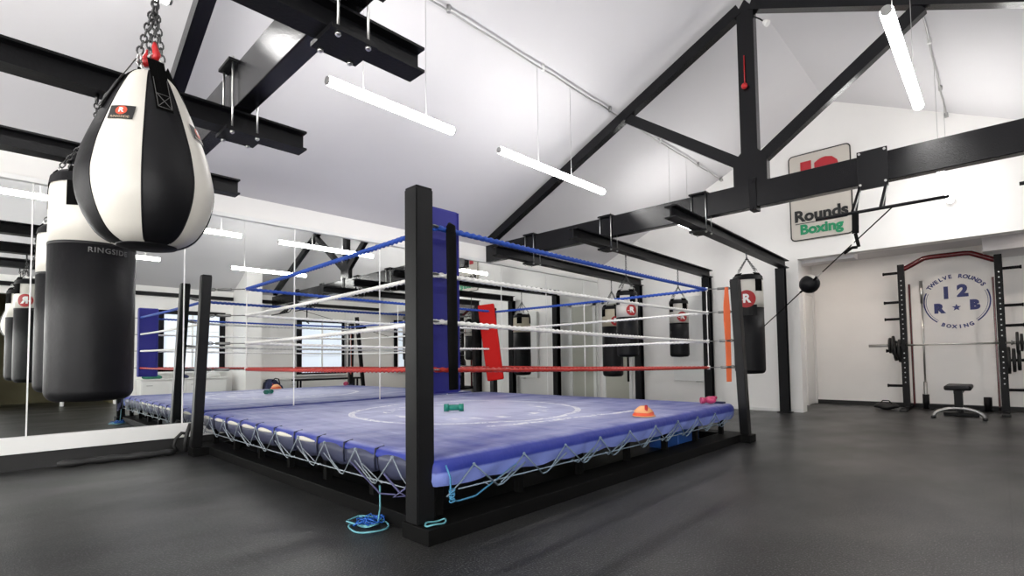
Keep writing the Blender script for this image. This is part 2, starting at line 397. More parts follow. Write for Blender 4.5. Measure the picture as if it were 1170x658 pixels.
truss(5.65, 'black king post roof truss spanning the room beyond the ring', 0)

# ------------------------------------------------------------------ steel I beams bolted under the trusses
ZT, ZB, FW = 2.457, 2.33, .125
def ibeam(p0, p1, label, group, crossings, col=None):
    """p0, p1: (x, y) centre line; crossings: truss x"""
    p0, p1 = Vector((*p0, 0)), Vector((*p1, 0)); d = (p1 - p0).normalized(); s = Vector((-d.y, d.x, 0)); L = (p1 - p0).length
    t = thing('steel_beam', label, 'steel beam', (p0.x, p0.y, ZB), group)
    b2 = BM(); box(b2, 0, L, -FW/2, FW/2, ZT - .013, ZT); box(b2, 0, L, -FW/2, FW/2, ZB, ZB + .013); box(b2, 0, L, -.006, .006, ZB + .013, ZT - .013)
    b2.transform(Matrix(((d.x, s.x, 0, p0.x), (d.y, s.y, 0, p0.y), (0, 0, 1, 0), (0, 0, 0, 1))))
    finish('girder', b2, STEEL, t)
    for x in crossings:
        k = (x - p0.x) / d.x; c = p0 + d * k
        bm = BM(); box(bm, c.x - .10, c.x + .10, c.y - .10, c.y + .10, 2.735, 2.752); finish('top_plate', bm, STEEL, t)
        bm = BM(); box(bm, c.x - .11, c.x + .11, c.y - .10, c.y + .10, 2.308, ZB); finish('clamp_plate', bm, STEEL, t)
        for ax in (-.072, .072):
            for ay in (-.082, .082):
                bm = BM(); cyl(bm, (c.x + ax, c.y + ay, 2.29), (c.x + ax, c.y + ay, 2.77), .0065, 8); cyl(bm, (c.x + ax, c.y + ay, 2.295), (c.x + ax, c.y + ay, 2.307), .013, 6)
                finish('threaded_rod', bm, CHROME, t)
    return t
def column(x, y, label):
    t = thing('steel_column', label, 'steel column', (x, y, 0), 'black steel columns along the end wall')
    bm = BM(); h = .065
    box(bm, x - h, x - h + .012, y - h, y + h, 0.015, ZB); box(bm, x + h - .012, x + h, y - h, y + h, .015, ZB); box(bm, x - h + .012, x + h - .012, y - .006, y + .006, .015, ZB)
    finish('shaft', bm, STEEL, t)
    bm = BM(); box(bm, x - .085, x + .085, y - .1, y + .1, 0, .015); finish('base_plate', bm, STEEL, t)
GL = 'short black I beams clamped under the near truss'
ibeam((-2.9, 2.075), (1.5, 2.075), 'black I beam end clamped under the near truss, the one nearest the camera, above the teardrop bag', GL, [1.103])
ibeam((-2.9, 3.392), (1.5, 3.392), 'black I beam clamped under the near truss, the middle one carrying the long punch bag', GL, [1.103])
ibeam((-2.9, 4.662), (1.5, 4.662), 'black I beam clamped under the near truss, the one closest to the mirrors', GL, [1.103])
GR = 'black I beams from the far truss to the end wall'
ibeam((4.85, 2.385), (9.06, 2.50), 'black I beam from far truss to end wall, carrying the bag right of the ring', GR, [5.65])
ibeam((4.85, 3.62), (9.06, 3.745), 'black I beam from far truss to end wall, carrying two punch bags', GR, [5.65])
ibeam((4.85, 4.93), (9.06, 5.12), 'black I beam from far truss to end wall, nearest the mirrors', GR, [5.65])
column(8.98, 2.545, 'black steel column at the end wall right of the ring, beside the recess')
column(8.98, 3.765, 'black steel column at the end wall, seen behind the orange band corner')
column(8.98, 5.145, 'black steel column at the end wall behind the pair of punch bags')
t = thing('wall_plate_beam', 'long black steel beam running along the top of the window wall', 'steel beam', (XB, -2.4, 2.55))
bm = BM(); box(bm, XB + .02, 4.68, -2.49, -2.40, 2.57, 2.66); box(bm, 5.1, 9.1, -2.49, -2.40, 2.57, 2.66); finish('girder', bm, STEEL, t)

# ------------------------------------------------------------------ strip lamps on wires, and the conduits that feed them
LZ = 2.97
def lamp(x0, x1, y, w0, w1, label, LZ=LZ):
    t = thing('strip_lamp', label, 'ceiling lamp', (x0, y, LZ), 'suspended tube lamps under the roof')
    bm = BM(); tube(bm, [(x0 + .02, y, LZ), (x1 - .02, y, LZ)], .036, 14); finish('lamp_tube', bm, TUBE, t)
    for a, b in ((x0, x0 + .02), (x1 - .02, x1)):
        bm = BM(); cyl(bm, (a, y, LZ), (b, y, LZ), .030, 14); finish('end_cap', bm, DULL, t)
    for x in (w0, w1):
        bm = BM(); cyl(bm, (x, y, LZ + .03), (x, y, cz(y) - .04), .0022, 6); finish('suspension_wire', bm, DULL, t)
Y1, Y2 = 3.5, .42
lamp(-.75, .75, Y1, -.4, .5, 'tube lamp over the punch bags, only its end in view at top left', 3.075)
lamp(1.72, 2.93, Y1, 2.02, 2.62, 'glowing white tube lamp above the ring, left of the near corner post')
lamp(3.50, 5.34, Y1, 4.10, 4.68, 'glowing white tube lamp above the ring, seen in front of the sloping rafter')
lamp(7.02, 8.42, Y1, 7.11, 7.70, 'glowing tube lamp seen through the steel beams beyond the truss')
lamp(3.72, 5.39, Y2, 4.0, 5.1, 'large bright tube lamp at the top right in front of the truss')
lamp(6.94, 9.03, Y2, 7.3, 8.6, 'bright tube lamp right of the wall sign, half hidden by the truss beam')
lamp(1.0, 2.45, Y2, 1.2, 2.2, 'tube lamp overhead near the camera, seen only in the mirrors')
lamp(-2.6, -1.2, Y2, -2.4, -1.4, 'unseen tube lamp added behind the camera to even out the light')  # extra lamp out of view, added for more even light
def conduit(y, label):
    z = cz(y) - .05
    t = thing('cable_conduit', label, 'conduit', (XB, y, z), 'lighting conduits under the ceiling')
    bm = BM(); pts = [(XB + .1 + i * .3, y + .004 * math.sin(i * 1.7), z + .006 * math.sin(i * 2.3)) for i in range(int((XF - XB - .3) / .3) + 1)] + [(XF - .06, y, z)]
    tube(bm, pts, .009, 8); finish('pipe', bm, DULL, t)
    for i in range(9):
        x = XB + .8 + i * 1.32
        bm = BM(); cyl(bm, (x, y, z - .012), (x, y, z + .052), .02, 10); finish('junction_clip', bm, TRIM if i % 2 else DULL, t)
    bm = BM(); box(bm, XF - .09, XF - .001, y - .02, y + .02, z - .02, z + .02); finish('end_bracket', bm, DULL, t)
conduit(Y1, 'thin grey lighting conduit under the left ceiling slope above the ring')
conduit(Y2, 'thin grey lighting conduit under the right ceiling slope at top right')

# ------------------------------------------------------------------ the boxing ring
X0, X1, Y0, Y1r, CZ = 1.66, 5.60, 2.14, 6.02, .40
PX = (1.53, 1.65); 
ring = thing('boxing_ring', 'full-size boxing ring with worn blue canvas, black posts and blue, white and red ropes', 'boxing ring', (3.6, 4.1, 0))
# plinth
bm = BM(); yo, xo = 2.035, 1.60; xe, ye = 5.80, 6.14
for a in ((xo, xe, yo, yo + .22), (xo, xe, ye - .2, ye), (xo, xo + .2, yo + .22, ye - .2), (xe - .2, xe, yo + .22, ye - .2)):
    box(bm, a[0], a[1], a[2], a[3], 0, .08, .004)
finish('plinth', bm, PLINTHM, ring)
for a in ((1.525, 1.70, 2.036, 2.26), (1.46, 1.62, 5.70, 5.86), (5.585, 5.76, 1.93, 2.08), (5.70, 5.88, 5.9, 6.08)):
    bm = BM(); box(bm, *a, 0, .079, .004); finish('post_foot', bm, PLINTHM, ring)
# top rail and legs
bm = BM()
for a in ((X0 + .04, X1 - .04, Y0 + .05, Y0 + .10), (X0 + .04, X1 - .04, Y1r - .10, Y1r - .05), (X0 + .04, X0 + .09, Y0 + .1, Y1r - .1), (X1 - .09, X1 - .04, Y0 + .1, Y1r - .1)):
    box(bm, *a, .25, .31)
for i in range(1, 4): yy = Y0 + (Y1r - Y0) * i / 4; box(bm, X0 + .09, X1 - .09, yy - .04, yy + .04, .24, .31)
finish('top_rail', bm, PLINTHM, ring)
bm = BM(); box(bm, X0 + .02, X1 - .02, Y0 + .02, Y1r - .02, .31, .365); finish('deck', bm, mat('dark_plywood', (.05, .035, .02), .7), ring)
for i in range(7):
    f = i / 6
    for px, py in ((X0 + .06 + (X1 - X0 - .12) * f, Y0 + .075), (X0 + .065, Y0 + .1 + (Y1r - Y0 - .2) * f)):
        bm = BM(); box(bm, px - .022, px + .022, py - .022, py + .022, .0, .25); finish('leg', bm, PLINTHM, ring)
# canvas with a rolled edge and a hanging, scalloped skirt
bm = BM(); NX = 90; R = .05
def wr(x, y): return .0035 * math.sin(x * 5 + y * 2.3 + math.sin(y * 3)) * math.sin(y * 4.1 - x * 1.2) + .002 * math.sin(x * 17 + y * 9)
grid = [[bm.verts.new((X0 + (X1 - X0) * i / NX, Y0 + (Y1r - Y0) * j / NX, CZ + (wr(X0 + (X1 - X0) * i / NX, Y0 + (Y1r - Y0) * j / NX) if 0 < i < NX and 0 < j < NX else 0))) for j in range(NX + 1)] for i in range(NX + 1)]
for i in range(NX):
    for j in range(NX): f = quad(bm, (grid[i][j], grid[i+1][j], grid[i+1][j+1], grid[i][j+1])); f.smooth = True
loop = [(i, 0) for i in range(NX)] + [(NX, j) for j in range(NX)] + [(NX - i, NX) for i in range(NX)] + [(0, NX - j) for j in range(NX)]
def side_of(i, j):
    n = Vector((0, 0, 0))
    if i == 0: n.x -= 1
    if i == NX: n.x += 1
    if j == 0: n.y -= 1
    if j == NX: n.y += 1
    return n.normalized()
prev = [grid[i][j] for i, j in loop]
def skirt_prof(i, j):
    left = (i == 0 and j > 3)
    s = (j if i in (0, NX) else i) / NX * (Y1r - Y0)
    sc_ = abs(math.sin(PI * s / .30))
    if left:          # the canvas stops short here, over the tied padding
        return [(.02, -.006), (.035, -.02 - .006 * sc_), (.04, -.035 - .010 * sc_), (.036, -.05 - .010 * sc_), (.02, -.055 - .01 * sc_), (.018, -.056)]
    return [(.022, -.008), (.042, -.03), (.05 + .003 * sc_, -.06), (.05, -.09), (.052 - .008 * sc_, -.115 - .004 * sc_), (.040, -.142 - .012 * sc_)]
for k in range(6):
    cur = []
    for (i, j) in loop:
        n = side_of(i, j); o, dz = skirt_prof(i, j)[k]; g = grid[i][j].co
        wob = .006 * math.sin(g.x * 23 + g.y * 19 + k) * (k / 5)
        cur.append(bm.verts.new((g.x + n.x * (o + wob), g.y + n.y * (o + wob), CZ + dz)))
    for a in range(len(loop)):
        b = (a + 1) % len(loop); f = quad(bm, (prev[b], prev[a], cur[a], cur[b])); f.smooth = True
    prev = cur
ROOTKEEP = Vector(ring.location)
cv = finish('canvas', bm, CANVAS, ring)
# keep the canvas pattern in room coordinates: object space equals room space once the mesh carries the offset itself
cv.data.transform(Matrix.Translation(ROOTKEEP)); cv.location = -ROOTKEEP
# grey padding rolls tied along the left edge
NB = 10
for k in range(NB):
    ya = Y0 + .16 + (Y1r - Y0 - .18) * k / NB; yb = Y0 + .16 + (Y1r - Y0 - .18) * (k + 1) / NB
    bm = BM(); n = 16; prev = None
    for i in range(n + 1):
        q = math.sin(PI * i / n) ** .5; y = ya + .004 + (yb - ya - .008) * i / n; row = []
        o = .012 + .034 * q; top = .352 + .020 * q; bot = .262 - .022 * q + .006 * math.sin(k * 2.1 + i * .5)
        for dx, z in ((.03, top), (-o * .55, top), (-o * .9, top - .012), (-o, top - .035), (-o * .95, (top + bot) / 2), (-o * .75, bot + .03), (-o * .3, bot), (.03, bot)):
            row.append(bm.verts.new((X0 + dx - .012, y, z)))
        if prev:
            for j in range(7): f = quad(bm, (prev[j], prev[j+1], row[j+1], row[j])); f.smooth = True
        prev = row
    p = finish('edge_padding', bm, FOAM, ring)
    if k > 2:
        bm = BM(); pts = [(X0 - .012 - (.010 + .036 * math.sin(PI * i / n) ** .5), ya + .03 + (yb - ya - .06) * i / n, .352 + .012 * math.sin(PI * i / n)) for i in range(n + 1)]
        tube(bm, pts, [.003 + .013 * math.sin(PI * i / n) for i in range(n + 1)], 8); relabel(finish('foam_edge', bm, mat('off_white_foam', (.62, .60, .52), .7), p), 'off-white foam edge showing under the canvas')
    bm = BM(); yy = yb
    tube(bm, [(X0 + .02, yy, .40), (X0 - .040, yy, .39), (X0 - .040, yy + .01, .33), (X0 - .03, yy + .02, .27), (X0 + .05, yy + .02, .24)], .006, 6); finish('padding_tie', bm, DARKCORD, ring)
# lacing
def lace(bm, P, top, bot, base, pitch, L, r=.0046):
    n = int(L / pitch)
    for k in range(n):
        s = .20 + k * pitch; j = random.uniform(-.03, .03); T = P(s, top)
        tube(bm, [T, P(s + pitch * .5 + j, bot)], r, 6)
        tube(bm, [P(s + pitch * .5 + j, bot), P(s + pitch * .60 + j, bot + .002), P(s + pitch * 1.02, (top * .55 + base * .45))], r, 6)
        tube(bm, [T, P(s - pitch * .22, (top + bot) / 2 - .01), P(s - pitch * .42 + j, bot + .008)], r * .85, 6)
        if k % 3 != 1: tube(bm, [P(s + pitch * .20, base + .004), P(s + pitch * .34 + j, bot + .012), P(s + pitch * .80, (top * .5 + base * .5))], r * .85, 6)
        b3 = BM(); bmesh.ops.create_icosphere(b3, subdivisions=1, radius=.010, matrix=Matrix.Translation(T)); merge(bm, b3)
    tube(bm, [P(.1, base), P(L * .5, base - .006), P(L, base)], .004, 6)
bm = BM(); lace(bm, lambda s, z: Vector((X0 + s, Y0 - .064 + (0 if z > .26 else .012), z)), .343, .195, .228, .40, 3.8); finish('lacing', bm, CORD, ring)
bm = BM(); lace(bm, lambda s, z: Vector((X0 - .074 + (0 if z > .27 else .014), Y0 + s + .1, z)), .375, .20, .222, .40, 3.7, .0038); finish('lacing', bm, mat('grey_cord', (.24, .28, .31), .5), ring)
# posts
posts = {'near': ((1.53, 2.13, .08), (1.53, 2.13, 1.80)), 'left': ((1.46, 5.735, .08), (1.535, 5.755, 1.79)),
         'right': ((5.615, 1.955, .08), (5.615, 2.015, 1.735)), 'far': ((5.755, 5.935, .08), (5.735, 5.915, 1.74))}
for k, (a, b) in posts.items():
    bm = BM(); a, b = Vector(a), Vector(b); c = []
    s = .108 if k == 'near' else .09
    for p in (a, b):
        for q in ((0, 0), (s, 0), (s, s), (0, s)): c.append(bm.verts.new((p.x + q[0], p.y + q[1], p.z)))
    for f in ((3,2,1,0),(4,5,6,7),(0,1,5,4),(1,2,6,5),(2,3,7,6),(3,0,4,7)): bm.faces.new([c[i] for i in f])
    bmesh.ops.bevel(bm, geom=list(bm.edges), offset=.006, segments=2, affect='EDGES')
    p = finish('corner_post', bm, POSTM, ring)
    bm = BM(); m = b + Vector((.004, .004, 0)); box(bm, m.x, m.x + s - .008, m.y, m.y + s - .008, 1.795 if k == 'near' else b.z - .005, b.z + .008, .003); finish('cap', bm, STEEL, p)
def post_at(k, z):
    a, b = map(Vector, posts[k]); t = (z - a.z) / (b.z - a.z); return a.lerp(b, t) + Vector((.054, .054, 0))
# ropes between inset corner nodes, each node tied back to its post with a turnbuckle
nodes = {'near': (1.78, 2.285), 'left': (1.85, 5.45), 'right': (5.50, 2.31), 'far': (5.48, 5.56)}
hts = {'near': (1.655, 1.386, 1.120, .850), 'left': (1.645, 1.380, 1.10, .838), 'right': (1.645, 1.388, 1.075, .790), 'far': (1.64, 1.37, 1.07, .800)}
RM = (BLUE_ROPE, WHITE_ROPE, WHITE_ROPE, RED_ROPE); RN = ('blue top rope', 'white second rope', 'white third rope', 'red bottom rope')
for a, b in (('near', 'right'), ('near', 'left'), ('left', 'far'), ('far', 'right')):
    for i in range(4):
        bm = BM(); rope(bm, (*nodes[a], hts[a][i]), (*nodes[b], hts[b][i]), .0125 if i else .0145, sag=.008)
        relabel(finish('rope', bm, RM[i], ring), RN[i])
for k in nodes:
    for i in range(4):
        p = Vector((*nodes[k], hts[k][i])); q = post_at(k, hts[k][i] + .005); d = (q - p); L = d.length; dn = d.normalized()
        q2 = q - dn * .05
        bm = BM(); tube(bm, [p, q2], .0055, 6); cyl(bm, p + d * .38, p + d * .70, .014, 8); s, u = frame_of(dn)
        ring_link(bm, p + dn * .025, dn, s, .03, .017, .005, 12, 5); ring_link(bm, q2 - dn * .03, dn, u, .028, .014, .005, 12, 5)
        finish('turnbuckle', bm, mat('worn_steel', (.22, .22, .21), .4, .8), ring)
    if k != 'near':
        bm = BM(); tube(bm, [(*nodes[k], hts[k][j]) for j in range(4)], .005, 6)
        for j in range(4): cyl(bm, (*nodes[k], hts[k][j] - .02), (*nodes[k], hts[k][j] + .02), .016, 8)
        finish('spacer_cord', bm, WHITE_ROPE, ring)
for a, b, t_ in (('left', 'far', .5), ('far', 'right', .5), ):
    bm = BM(); pa, pb = Vector((*nodes[a], 0)), Vector((*nodes[b], 0)); c = pa.lerp(pb, t_)
    tube(bm, [(c.x, c.y, (hts[a][j] + hts[b][j]) / 2 - .008) for j in range(4)], .004, 6); finish('spacer_cord', bm, WHITE_ROPE, ring)
# black sleeve that ties the four ropes beside the near post
bm = BM(); tube(bm, [(1.878, 2.262, .735), (1.874, 2.262, 1.0), (1.872, 2.264, 1.3), (1.868, 2.262, 1.60), (1.868, 2.266, 1.672), (1.868, 2.285, 1.688)], [.030, .034, .033, .034, .031, .014], 10)
for v in bm.verts: v.co.y = 2.265 + (v.co.y - 2.265) * .7
finish('rope_sleeve', bm, WEB, ring)
# slack cyan cord knotted under the near corner
bm = BM()
tube(bm, [(1.685, 2.10, .36), (1.695, 2.075, .30), (1.70, 2.08, .23), (1.71, 2.08, .18), (1.76, 2.09, .165), (1.88, 2.09, .168), (2.2, 2.085, .29)], .005, 6)
for k in range(5): ring_link(bm, (1.705, 2.075, .18 + .013 * k), Vector((1, 0, .25 * (-1) ** k)).normalized(), Vector((0, 1, .4)).normalized(), .016, .011, .004, 10, 5)
finish('corner_cord', bm, CYAN_CORD, ring)
bm = BM(); tube(bm, [(1.52, 2.42, .30), (1.535, 2.30, .22), (1.56, 2.27, .20), (1.52, 2.33, .19), (1.56, 2.28, .235), (1.58, 2.25, .30), (1.60, 2.24, .37)], .006, 6)
tube(bm, [(1.49, 2.72, .33), (1.515, 2.45, .19), (1.525, 2.32, .205)], .0045, 6)
finish('corner_cord', bm, mat('lilac_cord', (.05, .05, .13), .5), ring)

# corner pads
def pad(name, label, c, w, d, z0, z1, m, rot, tilt, straps, group=None):
    t = thing(name, label, 'corner pad', (c[0], c[1], z0), group)
    bm = BM(); box(bm, -w/2, w/2, -d/2, d/2, 0, z1 - z0, .018)
    bm.transform(Matrix.Translation((c[0], c[1], z0)) @ Matrix.Rotation(rot, 4, 'Z') @ Matrix.Rotation(tilt, 4, 'Y')); finish('cushion', bm, m, t)
    bm = BM()
    for s in (-1, 1): box(bm, s * (w/2 - .012) - .004, s * (w/2 - .012) + .004, -d/2 - .006, d/2 + .006, .012, z1 - z0 - .012)
    bm.transform(Matrix.Translation((c[0], c[1], z0)) @ Matrix.Rotation(rot, 4, 'Z') @ Matrix.Rotation(tilt, 4, 'Y')); finish('piping', bm, m, t)
    for z in straps:
        bm = BM(); box(bm, -w/2 - .006, w/2 + .006, -d/2 - .012, -d/2 - .004, z - z0 - .02, z - z0 + .02)
        bm.transform(Matrix.Translation((c[0], c[1], z0)) @ Matrix.Rotation(rot, 4, 'Z') @ Matrix.Rotation(tilt, 4, 'Y')); finish('strap', bm, WEB, t)
    return t
pad('corner_pad', 'tall royal blue vinyl corner pad hung inside the near corner post', (1.885, 2.42), .27, .10, .705, 1.81, BLUE_PAD, 0, 0, (), 'ring corner pads')
pad('corner_pad', 'bright red vinyl corner pad hung slightly tilted on the far corner post', (5.39, 5.51), .25, .10, .60, 1.75, RED_PAD, -PI/4 - .05, -.12, (), 'ring corner pads')

# orange band hanging at the right corner
t = thing('resistance_band', 'flat orange resistance band hanging from the ropes beside the right corner post', 'resistance band', (5.605, 2.13, .63))
bm = BM(); c = (5.603, 2.135)
vs = []
for i, z in enumerate([.635, .87, 1.1, 1.3, 1.45, 1.60, 1.66]):
    w = (.024, .026, .028, .034, .032, .020, .016)[i]; off = .006 * math.sin(i * 1.3)
    vs.append([bm.verts.new((c[0] + w * .72 * a + off, c[1] - w * .69 * a + dd, z)) for a, dd in ((-1, -.004), (1, -.004), (1, .004), (-1, .004))])
for a, b in zip(vs, vs[1:]):
    for k in range(4): quad(bm, (a[k], a[(k+1) % 4], b[(k+1) % 4], b[k]))
quad(bm, vs[0][::-1]); quad(bm, vs[-1]); finish('band', bm, ORANGE_B, t)

# ------------------------------------------------------------------ things on the canvas
ct = CZ + .004
CX, CY = 3.975, 2.25
cn = thing('marker_cones', 'small stack of orange and yellow disc cones on the ring canvas', 'marker cones', (CX, CY, ct))
for k, m in enumerate((YELLOW, ORANGE, ORANGE, YELLOW)):
    bm = BM(); z = ct + .009 * k; lathe(bm, [(.098 - .006*k, z), (.096 - .006*k, z + .006), (.080, z + .018), (.050, z + .045), (.028, z + .060), (.024, z + .060), (.05, z + .038)], (CX + (.006, -.004, .007, 0)[k], CY), 24, cap=False)
    finish('cone', bm, m, cn)
bm = BM(); box(bm, CX - .05, CX - .028, CY - .06, CY - .038, ct + .03, ct + .098, .006); finish('toggle', bm, RED, cn)
def dumbbell(name, label, p, rz, m, L=.20, r=.033, group=None):
    t = thing(name, label, 'dumbbell', p, group); z = p[2] + r
    ax = Vector((math.cos(rz), math.sin(rz), 0)); c = Vector((p[0], p[1], z))
    bm = BM(); cyl(bm, c - ax * L/2, c + ax * L/2, r * .72, 12); finish('handle', bm, m, t)
    for s in (-1, 1):
        bm = BM(); cyl(bm, c + ax * (s * L * .26), c + ax * (s * L/2), r, 6); finish('head', bm, m, t)
dumbbell('dumbbell', 'small green dumbbell lying on the worn middle of the canvas', (3.22, 3.88, ct), -.75, GREEN, .19, .040)
GX, GY = 5.42, 2.27
g = thing('boxing_glove', 'pink boxing glove lying by the right end of the ring canvas', 'boxing glove', (GX, GY, ct))
bm = BM(); b2 = BM(); bmesh.ops.create_icosphere(b2, subdivisions=3, radius=.048, matrix=Matrix.Translation((GX, GY, ct + .042)) @ Matrix.Diagonal((1.1, 1.3, .85, 1))); merge(bm, b2)
for f in bm.faces: f.smooth = True
finish('fist', bm, PINK, g)
bm = BM(); tube(bm, [(GX - .03, GY + .04, ct + .038), (GX - .065, GY + .075, ct + .038)], [.030, .036], 14); finish('cuff', bm, PINK, g)
bm = BM(); tube(bm, [(GX + .0, GY - .02, ct + .07), (GX + .035, GY - .045, ct + .066), (GX + .05, GY - .03, ct + .05)], [.014, .018, .012], 10); finish('thumb', bm, PINK, g)
t = thing('wrist_wrap', 'dark wrist wrap lying at the far right edge of the canvas', 'wrist wrap', (5.52, 2.20, ct))
bm = BM(); box(bm, 5.50, 5.585, 2.17, 2.27, ct, ct + .018, .006); finish('wrap', bm, NAVY, t)
# crate under the ring
t = thing('storage_crate', 'blue plastic crate pushed under the right end of the ring', 'crate', (4.95, 2.45, 0))
bm = BM(); box(bm, 4.72, 5.18, 2.30, 2.62, .0, .20, .01); finish('tub', bm, BLUECRATE, t)
bm = BM(); box(bm, 4.70, 5.20, 2.28, 2.64, .19, .215, .008); finish('rim', bm, BLUECRATE, t)
# tangle of cyan cord on the floor at the near corner
t = thing('cord_tangle', 'tangled loops of pale cyan cord on the floor at the near ring corner', 'cord', (1.46, 2.4, 0))
bm = BM()
def loop_pts(cx, cy, rx, ry, a0, a1, n=22, z=.006, wob=.01, ph=0):
    return [(cx + rx * math.cos(a0 + (a1-a0)*i/n) + wob * math.sin(5*i/n*PI + ph), cy + ry * math.sin(a0 + (a1-a0)*i/n) + wob * math.cos(4*i/n*PI + ph), z + .004 * (1 + math.sin(i * .9 + ph))) for i in range(n + 1)]
tube(bm, loop_pts(1.485, 2.52, .10, .11, 0, 2*PI, ph=.3), .0048, 6)
tube(bm, loop_pts(1.50, 2.60, .07, .11, 1, 1 + 2*PI, ph=1.7, z=.012), .0048, 6)
tube(bm, loop_pts(1.61, 2.088, .062, .030, 0, 2*PI, z=.084, ph=.9, wob=.003), .0046, 6)
tube(bm, [(1.545, 2.50, .22), (1.54, 2.49, .10), (1.53, 2.50, .012), (1.50, 2.49, .016), (1.44, 2.53, .02)], .0045, 6)
finish('cord_loop', bm, mat('pale_cyan_cord', (.11, .33, .38), .5), t)
bm = BM(); rnd = random.Random(3)
for k in range(9):
    c = Vector((1.49 + rnd.uniform(-.05, .05), 2.53 + rnd.uniform(-.05, .06), .02 + rnd.uniform(0, .02))); pts = []
    for i in range(14):
        a = 2*PI*i/14; pts.append(c + Vector((math.cos(a) * rnd.uniform(.025, .06), math.sin(a) * rnd.uniform(.02, .05), .012 * math.sin(a * 2 + k))))
    tube(bm, pts, .0036, 5, closed=True)
finish('knot', bm, mat('bright_blue_cord', (.012, .10, .42), .45), t)
# black cable roll by the mirror
t = thing('cable_sleeve', 'long black cable sleeve lying on the floor along the mirror skirting', 'cable', (.6, 5.9, 0))
bm = BM(); pts = [(.50 + i * .055, 6.04 - .012 * math.sin(i * .7) - .004 * i, .032 + .004 * math.sin(i * 1.9)) for i in range(17)]
tube(bm, pts, [.022] + [.030 + .005 * math.sin(i * 1.3) for i in range(1, 16)] + [.02], 10); finish('sleeve', bm, RUBBER, t)
t = thing('cable_loop', 'black looped cable hanging by the left corner post', 'cable', (1.5, 5.9, 0))
bm = BM(); tube(bm, [(1.40, 6.00, .03), (1.37, 6.0, .09), (1.385, 5.99, .16), (1.43, 5.98, .21), (1.47, 5.97, .20)], .016, 8)
tube(bm, [(1.46, 5.95, .03), (1.45, 5.93, .12), (1.47, 5.93, .22), (1.50, 5.95, .30)], .02, 8); finish('cable', bm, RUBBER, t)

